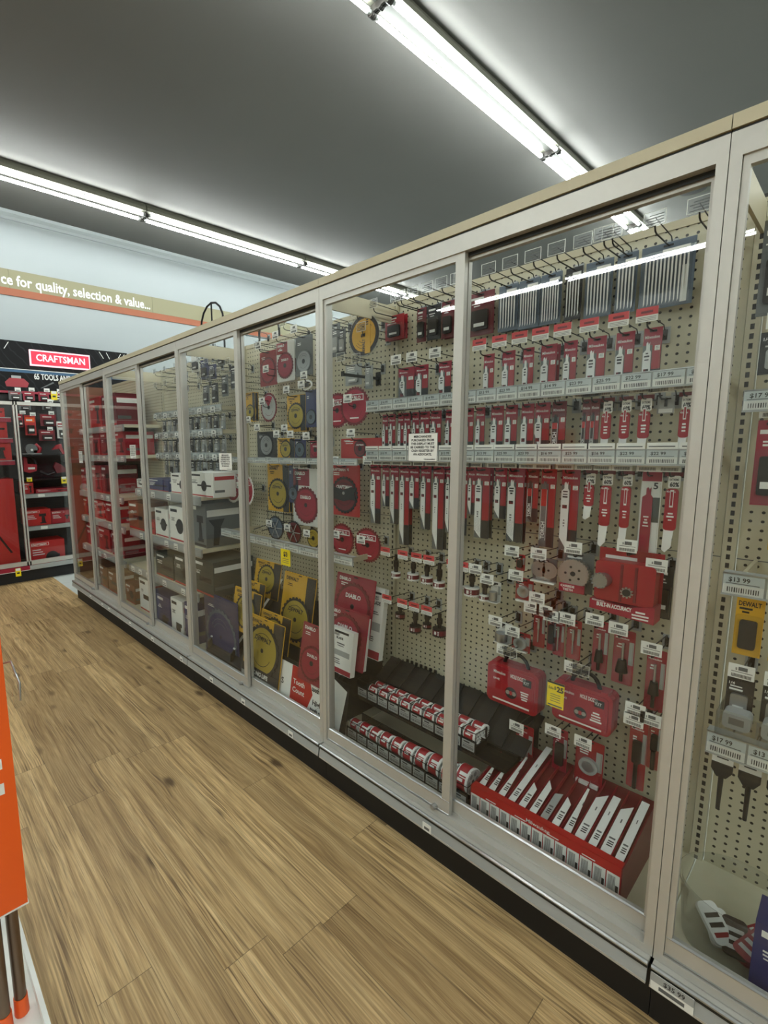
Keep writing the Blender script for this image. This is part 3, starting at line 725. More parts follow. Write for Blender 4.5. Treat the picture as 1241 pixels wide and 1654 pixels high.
# --- long blades under the lower rail
G = 'reciprocating blade packs hanging under the lower price rail'
r3 = [(1.469, 1.391, 0.059, 0.273, 'slim'),
  (1.409, 1.393, 0.039, 0.189, 'slim'),
  (1.359, 1.394, 0.045, 0.266, 'slim'),
  (1.305, 1.395, 0.05, 0.357, 'slim'),
  (1.254, 1.396, 0.048, 0.189, 'cut'),
  (1.196, 1.397, 0.049, 0.274, 'slim'),
  (1.135, 1.398, 0.052, 0.355, 'slim'),
  (1.083, 1.399, 0.036, 0.277, 'slim'),
  (1.024, 1.4, 0.038, 0.28, 'rec'),
  (0.988, 1.401, 0.026, 0.194, 'slim'),
  (0.944, 1.402, 0.06, 0.283, 'hex'),
  (0.873, 1.403, 0.045, 0.199, 'cut'),
  (0.816, 1.404, 0.059, 0.281, 'hex'),
  (0.756, 1.406, 0.038, 0.202, 'torchb'),
  (0.704, 1.407, 0.049, 0.287, 'torch'),
  (0.635, 1.408, 0.055, 0.288, 'cut'),
  (0.578, 1.409, 0.041, 0.173, 'osc'),
  (0.53, 1.41, 0.043, 0.255, 'osc'),
  (0.476, 1.411, 0.037, 0.256, 'osc'),
  (0.413, 1.416, 0.05, 0.291, 'wide'),
  (0.362, 1.417, 0.043, 0.254, 'osc')]
for k, (y, z, w, h, s_) in enumerate(r3):
    side = ('left', k) if k < 12 else ('right', 20-k)
    put_hang(blade_pack, f'long blade pack under the lower rail, {ORD[side[1]]} from the {side[0]}', y, 1.395, max(w, .03), 1.395-(z-h), s_, x=.34, hz=1.384, dup=1 if s_ in ('hex',) or k in (3, 6) else 0, group=G)

# --- hole saws on red tags
for k, (y, z, w, h) in enumerate([(1.362, 0.992, 0.042, 0.103),
  (1.267, 0.996, 0.052, 0.1),
  (1.196, 1.0, 0.05, 0.103),
  (1.135, 0.997, 0.048, 0.108),
  (1.026, 1.006, 0.022, 0.097),
  (0.985, 1.013, 0.058, 0.122),
  (0.93, 1.013, 0.04, 0.13)]):
    hole_saw(f'hole saw {ORD[k]} from left in the upper hole saw row', y, .993, w*.5, .993-(z-h), group='hole saws hanging in the upper row')
    hook(y, .986, f'hook of the hole saw {ORD[k]} from left, upper row', 'red' if k < 6 else 'white')
for k, (y, z, w, h) in enumerate([(1.351, 0.805, 0.049, 0.111),
  (1.266, 0.802, 0.056, 0.149),
  (1.204, 0.811, 0.042, 0.123),
  (1.141, 0.809, 0.064, 0.137)]):
    hole_saw(f'black hole saw {ORD[k]} from left in the lower hole saw row', y, .768, w*.45, .768-(z-h), x=.38, cup=DARK, group='black hole saws in the lower row')
    hook(y, .772, f'hook of the black hole saw {ORD[k]} from left, lower row', 'red')

# --- small packs, kits and cases on the right
G = 'red cards of drill bits and cups on the right of the nearest case'
small = [(0.883, 0.966, 0.039, 0.079, 'cup', 'w', 'small clear cup pack beside the last hole saw'),
  (0.776, 1.001, 0.063, 0.089, 'tape', 'r', 'red and silver cup pack under the round tub'),
  (0.794, 1.085, 0.031, 0.059, 'dark', 'r', 'tiny red pack above the silver cup pack'),
  (0.844, 0.816, 0.06, 0.077, 'cup', 'w', 'lower clear cup pack behind a tag'),
  (0.779, 0.796, 0.068, 0.073, 'tape', 'r', 'red striped cup pack above the red case'),
  (0.716, 0.898, 0.04, 0.138, 'bit', 'r', 'leftmost slim red drill bit card'),
  (0.673, 0.898, 0.029, 0.138, 'dark', 'r', 'second slim red drill bit card'),
  (0.649, 0.886, 0.036, 0.136, 'bit', 'r', 'third slim red drill bit card'),
  (0.601, 0.89, 0.044, 0.137, 'bit', 'r', 'fourth red drill bit card'),
  (0.52, 0.908, 0.045, 0.174, 'feed', 'm', 'red card with small black self-feed bit'),
  (0.454, 0.897, 0.058, 0.177, 'feed', 'm', 'red card with medium black self-feed bit'),
  (0.367, 0.86, 0.049, 0.194, 'feed', 'm', 'red card with large black self-feed bit'),
  (0.748, 0.444, 0.064, 0.169, 'cup', 'r', 'red pack with a silver cup below the case'),
  (0.623, 0.486, 0.047, 0.166, 'dark', 'm', 'dark red pack leaning between two cup packs'),
  (0.529, 0.489, 0.085, 0.166, 'tape', 'r', 'red pack with a round grey cup, low right'),
  (0.396, 0.626, 0.048, 0.237, 'fork', 'r', 'red card with a large black spade bit'),
  (0.354, 0.646, 0.034, 0.169, 'fork', 'r', 'red card with a black spade bit by the post')]
for y, z, w, h, s_, cm, lab in small: put_hang(bit_pack, lab, y, z, w, h, s_, card=CM[cm], group=G)
for (y, z, w, h), lab in zip([(0.7, 0.928, 0.009, 0.018),
  (0.394, 0.652, 0.006, 0.015)], ('plain hook left of the leftmost drill bit cards', 'plain hook near the post beside the self-feed bit')): hook(y, z, lab)

# round tub of hole saws and carbide tooth pack
(y, z, w, h), = [(0.702, 1.09, 0.08, 0.085)]
o = put_hang(plain_pack, 'clear pack with two round silver discs', y, z, w, h, GRY, x=.34, window=GRYL, name='hole_saw_pack', cat='hole saw')
d = MB()
for yy in (w*.16, -w*.24): d.disc((-.016, yy, -h*.45), 'x', h*.33, CHR, .003, 26).disc((-.0165, yy, -h*.45), 'x', h*.26, STEEL, .0006, 24).disc((-.017, yy, -h*.45), 'x', .004, INK, .0006, 10)
d.box(-.02, -.002, -w*.5, w*.5, -h, -h*.93, PAP); d.build('steel_disc', o)
(y, z, w, h), = [(0.595, 1.126, 0.09, 0.134)]
o = put_hang(plain_pack, 'clear pack holding a large silver toothed cup', y, z, w, h, GRY, x=.34, window=GRY, name='hole_saw_pack', cat='hole saw')
d = MB().disc((-.03, w*.06, -h*.5), 'x', h*.36, CHR, .02, teeth=30, depth=.05).disc((-.031, w*.06, -h*.5), 'x', h*.33, STEEL, .001, 28).disc((-.032, w*.06, -h*.5), 'x', .008, INK, .001, 12)
for k in range(5): d.disc((-.032, w*.06+h*.17*cos(k*1.2566), -h*.5+h*.17*sin(k*1.2566)), 'x', .004, INK, .001, 8)
d.build('toothed_cup', o)
d = MB().box(-.034, -.028, -w*.36, w*.5, -h*.96, -h*.76, MAG); d.ft('CARBIDE', -.0345, w*.44, -h*.845, h*.055, WHT, w*.7, 'l', .03).ft('TEETH', -.0345, w*.36, -h*.93, h*.055, WHT, w*.5, 'l', .03)
d.build('label_band', o)
# installation kit
(y, z, w, h), = [(0.448, 1.157, 0.169, 0.197)]
o = put_hang(plain_pack, 'big red door lock drilling kit in a blister pack', y, z, w, h, RED, x=.33, window=RED, name='lock_installation_kit', cat='tool kit', hz=z-.012)
d = MB().rr(-.05, -.003, 0, -h*.78, -h*.16, w*.92, .012, RED).box(-.052, -.05, w*.02, w*.06, -h*.76, -h*.18, REDD).box(-.052, -.05, -w*.2, -w*.16, -h*.74, -h*.2, REDD)
d.disc((-.056, -w*.06, -h*.6), 'x', .017, CHR, .004, teeth=10, depth=.25).disc((-.057, -w*.06, -h*.6), 'x', .011, INK, .001, 16)
d.build('drilling_jig', o)
d = MB().cyl((-.075, w*.34, -h*.46), (-.045, w*.30, -h*.46), .024, CHR, 18, .021, capm=STEEL)
for k in range(12): a = 2*pi*k/12; d.cyl((-.083, w*.345+.022*cos(a), -h*.46+.022*sin(a)), (-.073, w*.343+.022*cos(a), -h*.46+.022*sin(a)), .0005, CHR, 5, .004)
d.build('hole_saw_cup', o)
d = MB().prism([(-.062, -w/2, -h), (-.062, w/2, -h*.93), (-.062, w/2, -h*.78), (-.062, -w*.1, -h*.82), (-.062, -w/2, -h*.74)], (.06, 0, 0), MAG)
d.ft('BUILT-IN ACCURACY', -.0625, w*.38, -h*.87, h*.06, WHT, w*.55, 'l', .04); d.ft('Milwaukee', -.0625, w*.46, -h*.8, h*.03, WHT, w*.2); mk_print(d, -w*.3, -h*.87, w*.25, -.0625, 3, WHT); d.build('label_band', o)
(y, z, w, h), = [(0.372, 1.108, 0.037, 0.162)]; put_hang(plain_pack, 'dark pack beside the big red kit, next to the post', y, z, w, h, INK, x=.40)

# carrying cases of hole saws
def carry_case(label, y, z, w, h, x, d=.06):
    o = thing('hole_saw_case', label, 'tool case', (x, y, z), 'red carrying cases of hole saws')
    m = MB().rr(0, d*.5-.001, 0, -h, 0, w, .02, RED).rr(d*.5+.001, d, 0, -h, 0, w, .02, RED).rr(d*.44, d*.56, 0, -h+.004, -.004, w-.008, .02, REDD)
    m.rr(-.004, 0, 0, -h*.93, -h*.08, w*.88, .014, RED); m.build('case_shell', o)
    p = [(d*.5, w*.24, -.004)]+[(d*.5, w*.22*cos(a), .002+.040*sin(a)) for a in [pi*k/10 for k in range(1, 10)]]+[(d*.5, -w*.24, -.004)]
    MB().tube(p, .0065, BLK, 8).build('handle', o)
    q = MB().rr(-.0055, -.004, 0, -h*.9, -h*.12, w*.82, .01, RED)
    q.ft('Milwaukee', -.006, w*.36, -h*.24, h*.075, WHT, w*.24).ft('HOLE DOZER', -.006, w*.02, -h*.24, h*.09, WHT, w*.3, 'l', .03)
    q.box(-.006, -.0055, -w*.38, -w*.22, -h*.34, -h*.16, INK).ft('KIT', -.0062, -w*.24, -h*.29, h*.07, WHT, w*.1)
    q.ft('SAVE', -.006, w*.36, -h*.40, h*.05, WHT, w*.15)
    q.disc((-.006, w*.0, -h*.62), 'x', h*.14, INK, .0005, 20)
    for k in range(3): q.disc((-.0066, w*.06-k*w*.06, -h*.62), 'x', h*.05, CHR if k % 2 == 0 else REDB, .0006, 12)
    mk_print(q, -w*.26, -h*.52, w*.2, -.006, 4, WHT); q.box(-.006, -.0055, -w*.36, w*.36, -h*.9, -h*.86, WHT); q.build('case_label', o)
    for s_ in (-1, 1): MB().box(-.001, d*.7, s_*w*.36-.01, s_*w*.36+.01, -.003, .006, RED).build('latch', o)
    return o
for k, (y, z, w, h) in enumerate([(0.784, 0.672, 0.19, 0.155),
  (0.55, 0.686, 0.18, 0.14)]):
    lab = ('red carrying case of hole saws on the left, higher up', 'red carrying case of hole saws behind the yellow $25 tag')[k]
    carry_case(lab, y, z, w, h, .31)
    for s_ in (-1, 1): hook(y+.012*s_+.012, z+.036, ('left', 'right')[s_ < 0]+' hook carrying the '+('upper' if k == 0 else 'lower')+' red carrying case', 'white' if s_ > 0 else 'clear')
(p, z, w, h), = [(0.616, 0.692, 0.054, 0.088)]
o = thing('sale_tag', 'yellow $25 sale tag in front of the lower red case', 'sale tag', (.268, p, z), 'yellow sale tags')
q = MB().box(0, .001, -w/2, w/2, -h, 0, TAGY).box(-.0004, 0, -w/2, w/2, -.006, 0, INK); q.ft('$', -.0006, w*.1, -h*.28, h*.12, INK).ft('25', -.0006, -w*.06, -h*.34, h*.2, INK, w*.4, 'l', .04).ft('Sale', -.0006, w*.42, -h*.3, h*.1, INK, w*.3)
for k in range(4): q.box(-.0004, 0, -w*.3, w*.3, -h*(.5+k*.09), -h*(.48+k*.09), GRYP)
q.box(-.0004, 0, -w*.42, w*.42, -h*.95, -h*.9, GRYP); q.build('tag_card', o)

# --- black riser with two racks of hole saws
o = thing('display_riser', 'black slatted sloping riser at the bottom of the nearest case', 'display riser', (0, 0, .1801))
m = MB()
prof = [(.198, .148), (.198, .16), (.29, .16), (.29, .172), (.458, .268), (.458, 0), (.42, 0), (.42, .148)]
m.prism([(p[0], .74, p[1]) for p in prof], (0, .70, 0), BLK); m.build('riser_body', o)
m = MB(); n_ = 9
for k in range(n_):
    y = .75+k*.68/(n_-1); m.prism([(.292, y-.03, .1735), (.456, y-.03, .2675), (.456, y-.03, .2715), (.292, y-.03, .1775)], (0, .058, 0), BLKS)
m.build('slats', o)
m = MB()
for k in range(7): m.box(.452, .458, 1.20+k*.026, 1.212+k*.026, .272, .286, BLK)
m.build('comb_strip', o)

def cup_rack(label, x, zb, ya, yb, n, depth, rows, group):
    """wire rack on feet; one thing with bins and labels"""
    o = thing('hole_saw_rack', label, 'rack', (x, ya, zb), 'wire racks of small hole saws'); L = ya-yb; p = L/n
    m = MB().box(.004, depth, -L, 0, 0, .030, BLK).box(0, depth, -L, 0, 0, .004, BLK).box(0, .003, -L, 0, .0, .006, BLK).box(0, .003, -L, 0, .044, .05, BLK).box(depth-.003, depth, -L, 0, 0, .075, BLK)
    m.build('tray', o)
    q = MB()
    for k in range(n+1):
        y = -k*p; q.box(-.002, .003, y-.0025, y+.0025, 0, .052, BLK)
        q.tube([(0, y, .05), (0, y, .082), (depth*.5, y, .078), (depth-.002, y, .072)], .0016, BLK, 5)
    q.tube([(0, 0, .082), (0, -L, .082)], .0016, BLK, 5); q.build('bin_wire', o)
    for k in range(n):
        y = -k*p
        t = MB().box(-.0012, 0, y-p+.004, y-.004, .007, .043, GRYL); t.box(-.0016, -.0012, y-p*.6, y-p*.2, .034, .039, INK)
        for j in range(9): t.box(-.0016, -.0012, y-p+.008+j*p*.085, y-p+.008+j*p*.085+.0022, .012, .022, INK)
        t.box(-.0016, -.0012, y-p+.008, y-.008, .026, .028, GRYP); t.build('price_label', o)
    return o
def rack_cup(label, x, y, z, r, L, group):
    o = thing('hole_saw', label, 'hole saw', (x, y, z), group)
    m = MB().cyl((0, -L/2+.004, 0), (0, L/2, 0), r*.97, WHT, 26, capm=GRYL)
    n = max(22, int(r*900))
    for k in range(n):
        a = 2*pi*k/n; b = a+.62*2*pi/n
        m.prism([(r*cos(a), -L/2+.006, r*sin(a)), (r*cos(b), -L/2+.006, r*sin(b)), (r*cos(b), -L/2-.001, r*sin(b)), ], (-.0025*cos(a), 0, -.0025*sin(a)), WHT)
    m.disc((0, -L/2+.0035, 0), 'y', r*.93, WHT, .001, 24)
    for k in range(6): m.disc((r*.58*cos(k*1.047), -L/2+.0028, r*.58*sin(k*1.047)), 'y', r*.2, GRYL, .0006, 10)
    m.disc((0, -L/2+.0026, 0), 'y', r*.16, GRYP, .0008, 10); m.build('toothed_cup', o)
    q = MB().cyl((0, -L/2+.012, 0), (0, L/2-.004, 0), r*1.0, RED, 26, capm=RED)
    a0 = radians(150)
    for (aa, bb, y0_, y1_) in ((125, 140, -.3, .25), (146, 150, -.3, .2), (155, 168, -.1, .3)):
        vs = []; 
        for a in (aa, (aa+bb)/2, bb):
            for yy in (y0_*L, y1_*L): vs.append((r*1.01*cos(radians(a)), yy, r*1.01*sin(radians(a))))
        q.add(vs, [(0, 1, 3, 2), (2, 3, 5, 4)], WHT)
    q.build('wrap_label', o); return o
yl0, yl1 = 1.434, .836
cup_rack('lower wire rack of red hole saws on the case deck', .115, .1802, yl0, yl1, 10, .10, 1, None)
GL = 'red hole saws in the lower wire rack'; GU = 'red hole saws in the upper wire rack'
for k in range(10):
    p = (yl0-yl1)/10; r = [.024,.027,.029,.031,.033,.035,.037,.039,.042,.047][k]
    rack_cup(f'red hole saw in the lower rack, {ORD[k]} from the left', .119+max(r, .03), yl0-p*(k+.5), .1802+.0305+r, r, p*.86, GL)
rack_cup('large red hole saw behind the right end of the lower rack', .268, yl1-.02, .1802+.0455, .044, .045, GL)
yu0, yu1 = 1.462, .87
cup_rack('upper wire rack of small red hole saws on the riser', .2005, .3403, yu0-.012, yu1-.012, 10, .085, 2, None)
for k in range(10):
    p = (yu0-yu1)/10; yy = yu0-.012-p*(k+.5)
    for q in range(2):
        if k == 0: continue
        r = .0195+.0007*k
        rack_cup(f'small red hole saw, upper rack, {("front", "back")[q]} row, {ORD[k]} from left', (.2005+.004+r)+q*(2*r+.001), yy, .3403+.0305+r, r, p*.88, GU)
fb = thing('hole_saw', 'flat red boxed hole saw at the left end of the upper rack', 'hole saw', (.235, yu0-.012-.03, .345), GU)
MB().rr(-.03, .03, 0, 0, .022, .05, .006, RED).build('carton', fb)

# --- red counter display carton full of single blades
o = thing('blade_display_carton', 'open red cardboard display of loose saw blades, front right of the case deck', 'display carton', (.078, .80, .1802))
Ly = .455
m = MB().box(0, .003, -Ly, 0, 0, .131, REDB).box(.003, .030, -Ly, 0, .129, .133, REDB).box(-.0006, 0, -Ly, 0, .108, .133, REDB)
m.ft('Milwaukee', -.0012, -Ly*.42, .114, .012, WHT, .09)
for k in range(4): m.box(-.001, -.0006, -Ly*(.12+.22*k)-.035, -Ly*(.12+.22*k), .111, .114, WHT)
m.build('front_panel', o)
t = MB()
for k in range(13):
    y = -k*Ly/13; t.box(-.0022, -.0006, y-Ly/13+.002, y-.001, .022, .106, PAP)
    for j in range(7): t.box(-.0026, -.0022, y-.007-j*.0026, y-.007-j*.0026+.0013, .026, .10, GRYP)
    t.box(-.0026, -.0022, y-.031, y-.024, .03, .075, INK)
t.build('barcode_strips', o)
prof = [(.003, 0), (.003, .09), (.30, .155), (.33, .16), (.33, 0)]
MB().prism([(p[0], -Ly, p[1]) for p in prof], (0, Ly, 0), REDD).build('tray_body', o)
m = MB()
for k in range(14):
    y = -.001-k*(Ly-.003)/13; m.prism([(.003, y-.0016, .091), (.31, y-.0016, .158), (.31, y-.0016, .170), (.030, y-.0016, .128), (.003, y-.0016, .128)], (0, .0016, 0), RED)
m.build('dividers', o)
m = MB()
for y in (0, -Ly-.003): m.prism([(0, y, 0), (.33, y, 0), (.33, y, .18), (.04, y, .133), (0, y, .133)], (0, .003, 0), REDD)
m.build('side_panel', o)
bl = [(.095, 1),(.12,1),(.20,1),(.29,0),(.11,2),(.15,2),(.12,3),(.12,2),(.19,1),(.20,4),(.21,0),(.20,4),(.24,0)]
for k, (L, s_) in enumerate(bl):
    y = .80-(k+.5)*Ly/13; ang = math.atan2(.065, .297)
    q = thing('reciprocating_blade', f'loose {"grey" if s_ == 3 else "white"} blade in the red carton, {ORD[k]} slot from left', 'saw blade', (.122, y, .1802+.124), 'loose blades in the red display carton', (0, -ang, 0))
    wd = .021 if s_ != 4 else .027
    pts = {0: [(0, -wd/2), (L, -wd/2), (L, wd/2), (0, wd/2)], 1: [(0, -wd/2), (L, wd*.2), (L, wd/2), (0, wd/2)], 2: [(0, -wd/2), (L*.8, -wd*.4), (L, wd/2), (0, wd/2)], 3: [(0, -wd/2), (L, -wd/2), (L*.9, wd/2), (0, wd/2)], 4: [(0, -wd/2), (L, -wd/2), (L*.85, wd/2), (0, wd/2)]}[s_]
    # tang teeth at the lower end
    pts = [(0, wd*.5), (-.012, wd*.36), (-.012, wd*.1), (-.004, 0), (-.014, -wd*.2), (-.012, -wd*.42)]+[pts[0]]+pts[1:3]
    b_ = MB().prism([(p[0], p[1], 0) for p in pts], (0, 0, .0014), GRYL if s_ == 3 else WHT)
    for j in range(3): b_.box(.022+j*.008, .026+j*.008, -wd*.3, wd*.25, .0014, .0017, INK)
    b_.box(.05, .056, -wd*.3, wd*.3, .0014, .0017, GRYP)
    if L > .15: b_.box(L*.6, L*.6+.016, -wd*.1, wd*.02, .0014, .0017, GRYP)
    b_.build('blade', q)

# ================================================================ circular saw blade case (second from the near end)
G = 'circular saw blades on the pegboard of the blade case'
dw = 'big round yellow and grey saw blade disc at the top, by the near end'
(y, z, w, h), = [(1.507, 2.05, 0.24, 0.177)]
r = .14
o = thing('circular_saw_blade', dw, 'saw blade', (.30, y, z-h/2), G)
r = h/2
b = MB().disc((0, 0, 0), 'x', r, STEEL, .003, teeth=48, depth=.03); b.disc((-.001, 0, 0), 'x', r*.97, DARK, .001, 40); b.disc((-.0016, 0, 0), 'x', r*.78, YEL, .0008, 40)
for q in (.62, .5, .35): b.ring((0, 0), r*q, r*(q+.02), INK, -.0019, 24, .6, 2.6).ring((0, 0), r*q, r*(q+.02), INK, -.0019, 24, 3.8, 5.6)
b.build('blade_disc', o)
b = MB().box(-.0035, -.0025, -r*.46, -r*.06, -r*.90, r*.90, YEL); b.text('DEWALT', (-.004, -r*.12, -r*.9), (0, 0, 1), (0, 1, 0), r*.17, INK, r*.7, 'l', .03).text('2', (-.004, -r*.12, -r*.1), (0, 0, 1), (0, 1, 0), r*.26, INK, r*.4, 'l', .04)
mk_print(b, -r*.26, r*.75, r*.25, -.004, 4, INK); b.build('paper_band', o)
MB().cyl((-.004, 0, 0), (.01, 0, 0), .006, INK, 12).build('arbor_plug', o)
MB().cyl((-.006, 0, 0), (.014, 0, 0), r*1.03, BLIST, 40).build('blister', o)
hook(y, z-h/2, 'hook through the big round yellow and grey disc', 'clear')
hook(y+.03, 2.03, 'empty hook with a clear tag above the big yellow disc', 'clear')
rowB = [(2.276, 2.015, 0.157, 0.189, 'r', 'r', 'd', 0, 'plain red saw blade pack, top row of the blade case', 'p'),
  (2.12, 2.043, 0.154, 0.209, 'r', 'm', 'd', 'DIABLO', 'red disc on a white edged card in the top row', 'w'),
  (1.966, 2.045, 0.132, 0.2, 'g', 'g', 's', 0, 'clear pack with a grey disc in the top row', 'c'),
  (2.463, 1.805, 0.097, 0.17, 'y', 'y', 'k', 'DEWALT', 'narrow yellow blade pack beside the far upright', 'y'),
  (2.036, 1.754, 0.154, 0.192, 'y', 'y', 'k', 'DEWALT', 'yellow card with a black rimmed blade in the middle row', 'y'),
  (1.915, 1.768, 0.086, 0.188, 'b', 't', 'k', 0, 'dark blue blade pack behind the yellow middle row card', 'p'),
  (2.308, 1.57, 0.187, 0.156, 'k', 'g', 'k', 0, 'dark grey pack above the middle bar', 'p'),
  (2.129, 1.528, 0.148, 0.119, 'y', 'y', 'k', 'DEWALT', 'yellow blade card just above the middle bar', 'y'),
  (2.009, 1.522, 0.092, 0.112, 'b', 't', 'k', 0, 'dark blue card just above the middle bar', 'p'),
  (1.883, 1.51, 0.09, 0.099, 'm', 'm', 'd', 'DIABLO', 'small red card just above the middle bar', 'r'),
  (2.208, 1.383, 0.197, 0.27, 'y', 'y', 'k', 'DEWALT', 'tall yellow blade card under the middle bar', 'y'),
  (2.071, 1.379, 0.085, 0.205, 'b', 't', 'k', 0, 'dark blue card right of the tall yellow card', 'p'),
  (1.964, 1.365, 0.218, 0.308, 'm', 'm', 'd', 'DIABLO', 'large red toothed blade on a white card', 'w'),
  (1.676, 1.39, 0.199, 0.25, 'R', 'd', 'k', 'CRAFTSMAN', 'red card with a black diamond shaped blade', 'x'),
  (1.571, 1.516, 0.258, 0.095, 'R', 'd', 'k', 'CRAFTSMAN', 'wide red card cut off by the price rail', 'r')]
G2 = 'carded saw blades on the pegboard'
for (y, z, w, h, c_, f_, m_, wd, lab, sty) in rowB:
    face = {'y': YELB, 'm': MAG, 'r': RED, 'g': STEEL, 't': TEAL, 'd': REDD}[f_]; rim = {'k': INK, 'd': REDD, 's': GRY}[m_]
    o = put_hang(disc_pack, lab, y, z, w, h, CM[c_], face, rim, wd or None, .35, group=G2, wm=INK if f_ == 'y' else WHT, white=(sty == 'w'), dup=1 if sty in 'yw' and h > .12 else 0)
    if sty == 'x': xo = o
(y, z, w, h), = [(1.676, 1.39, 0.199, 0.25)]; m = MB(); cz = -h*.55
m.yz([(w*.42, cz+h*.13), (w*.30, cz+h*.11), (0, cz+h*.06), (-w*.25, cz+h*.13), (-w*.42, cz+h*.10), (-w*.36, cz), (-w*.42, cz-h*.13), (-w*.2, cz-h*.12), (0, cz-h*.16), (w*.25, cz-h*.13), (w*.38, cz-h*.12)], -.008, .002, INK).disc((-.009, 0, cz), 'x', .008, STEEL, .001, 12).build('edger_blade', xo)
MB().box(-.0056, -.0046, -w*.1, w*.46, -h*.13, -h*.06, RED).ft('CRAFTSMAN', -.006, w*.44, -h*.12, h*.05, WHT, w*.5, 'l', .03).build('header_print', xo)
loose = [(2.253, 1.785, 0.169, 0.164, 's', 'm', 0, 'clear disc with a red wedge label in the middle row'),
  (1.705, 1.736, 0.102, 0.17, 'm', 'd', 'DIABLO', 'red saw blade disc behind the near post, middle height'),
  (1.591, 1.753, 0.079, 0.18, 'm', 'd', 'DIABLO', 'red saw blade disc right of the near post, middle height'),
  (2.663, 1.329, 0.169, 0.2, 'm', 'w', 'DIABLO', 'red disc with white rim, leftmost under the bar'),
  (2.514, 1.322, 0.218, 0.204, 'm', 'w', 'DIABLO', 'red disc with white rim crossing the middle stile'),
  (2.216, 1.089, 0.159, 0.142, 'b', 'k', 0, 'dark wheel hanging just above the clear rail'),
  (2.051, 1.078, 0.172, 0.132, 'd', 'k', 0, 'dark red wheel hanging just above the clear rail'),
  (1.889, 1.055, 0.103, 0.109, 'y', 'k', 0, 'small yellow disc above the clear rail by the post'),
  (1.674, 1.106, 0.168, 0.165, 'm', 'd', 'DIABLO', 'bare red saw blade right of the post, low'),
  (1.508, 1.103, 0.189, 0.168, 'm', 'd', 'DIABLO', 'bare red toothed saw blade with a framed white logo')]
for (y, z, w, h, f_, m_, wd, lab) in loose:
    face = {'s': GRYL, 'm': MAG, 'b': TEAL, 'd': REDD, 'y': YELB}[f_]; rim = {'m': REDD, 'd': REDD, 'w': WHT, 'k': INK}[m_]
    r = h/2
    o = loose_disc(lab, y, z-r, r, face, rim, wd or None, .33, group=G, rz=random.uniform(-.08, .12))
    if f_ == 's': MB().ring((0, 0), 0.01, r*.8, MAG, -.002, 10, .9, 2.2).build('wedge_label', o)
    if f_ in 'bd' and m_ == 'k':
        m = MB()
        for k in range(6): m.tube([(-.004, 0, 0), (-.004, r*.85*cos(k*1.047), r*.85*sin(k*1.047))], .0025, GRYL, 5)
        m.build('spokes', o)
    hook(y, z-r, 'hook through the '+lab)
for k, (y, z, w, h) in enumerate([(2.42, 2.119, 0.025, 0.015),
  (2.292, 2.021, 0.023, 0.014),
  (2.057, 2.084, 0.02, 0.013),
  (2.211, 1.872, 0.022, 0.013),
  (2.449, 1.862, 0.025, 0.014),
  (2.396, 1.608, 0.025, 0.015),
  (2.058, 1.547, 0.021, 0.014)]):
    hook(y, z, f'bare wire hook with a tag, blade case top area, {ORD[k]} in height order', 'clear' if k < 3 else 'white')
(y, z, w, h), = [(1.894, 1.812, 0.095, 0.049)]
o = thing('round_tag', 'white oval plastic ring on a hook in the blade case', 'ring tag', (.30, y, z-h/2)); m = MB()
n_ = 20; m.tube([(0, w/2*.9*cos(2*pi*k/n_), h/2*.85*sin(2*pi*k/n_)) for k in range(n_+1)], .005, WHT, 6).box(-.001, .001, -w*.18, w*.18, -h*.2, h*.2, GRY).build('ring', o)
hook(y, z-.01, 'hook carrying the white oval ring')
price_rail('bar with small price labels across the middle of the blade case', 1.50, 2.63, .25, 1.425, 1.395, 10)
o = price_rail('lower clear price rail of the blade case, with the yellow tag', 1.48, 2.60, .20, .985, .945, 9, tint=GRYL)
(y, z, w, h), = [(1.946, 0.948, 0.078, 0.076)]
o = thing('sale_tag', 'yellow $3 sale tag hanging under the clear rail', 'sale tag', (.185, y, .944), 'yellow sale tags')
q = MB().box(0, .001, -w/2, w/2, -h, .01, TAGY); q.ft('$3', -.0006, w*.2, -h*.35, h*.3, INK, w*.6, 'l', .04)
for k in range(3): q.box(-.0004, 0, -w*.35, w*.35, -h*(.55+k*.13), -h*(.52+k*.13), GRYP)
q.build('tag_card', o)
o = thing('wire_grid', 'black wire grid behind the clear rail of the blade case', 'wire grid', (.45, 2.45, .98)); m = MB()
for k in range(4): m.tube([(0, -.04*k*2, -.02), (0, -.04*k*2, .14)], .002, BLK, 5)
for k in range(3): m.tube([(0, .02, k*.05), (0, -.28, k*.05)], .002, BLK, 5)
m.tube([(0, -.1, .05), (-.18, -.1, .02)], .0025, BLK, 5).tube([(0, -.18, .05), (-.18, -.18, .02)], .0025, BLK, 5); m.build('grid', o)

o = thing('faceout_arm', 'long dark steel faceout arm below the big yellow disc', 'display arm', (PEGX, 1.565, 1.795))
MB().box(-.24, 0, -.006, .006, -.006, .006, WIRE).box(-.006, 0, -.014, .014, -.03, .03, WIRE).build('arm_bar', o); MB().box(-.246, -.24, -.008, .008, -.008, .014, WIRE).build('end_stop', o)
for k, (y, z, w, h) in enumerate([(1.751, 2.067, 0.056, 0.155),
  (1.707, 2.036, 0.042, 0.119),
  (1.635, 1.861, 0.104, 0.096),
  (1.538, 1.843, 0.045, 0.104)]):
    put_hang(plain_pack, f'grey clear pack right of the near post, {ORD[k]} from left', y, z, w, h, (GRY, GRYP, GRYL, GRYL)[k], x=.37, window=GRYL, tagk='clear')

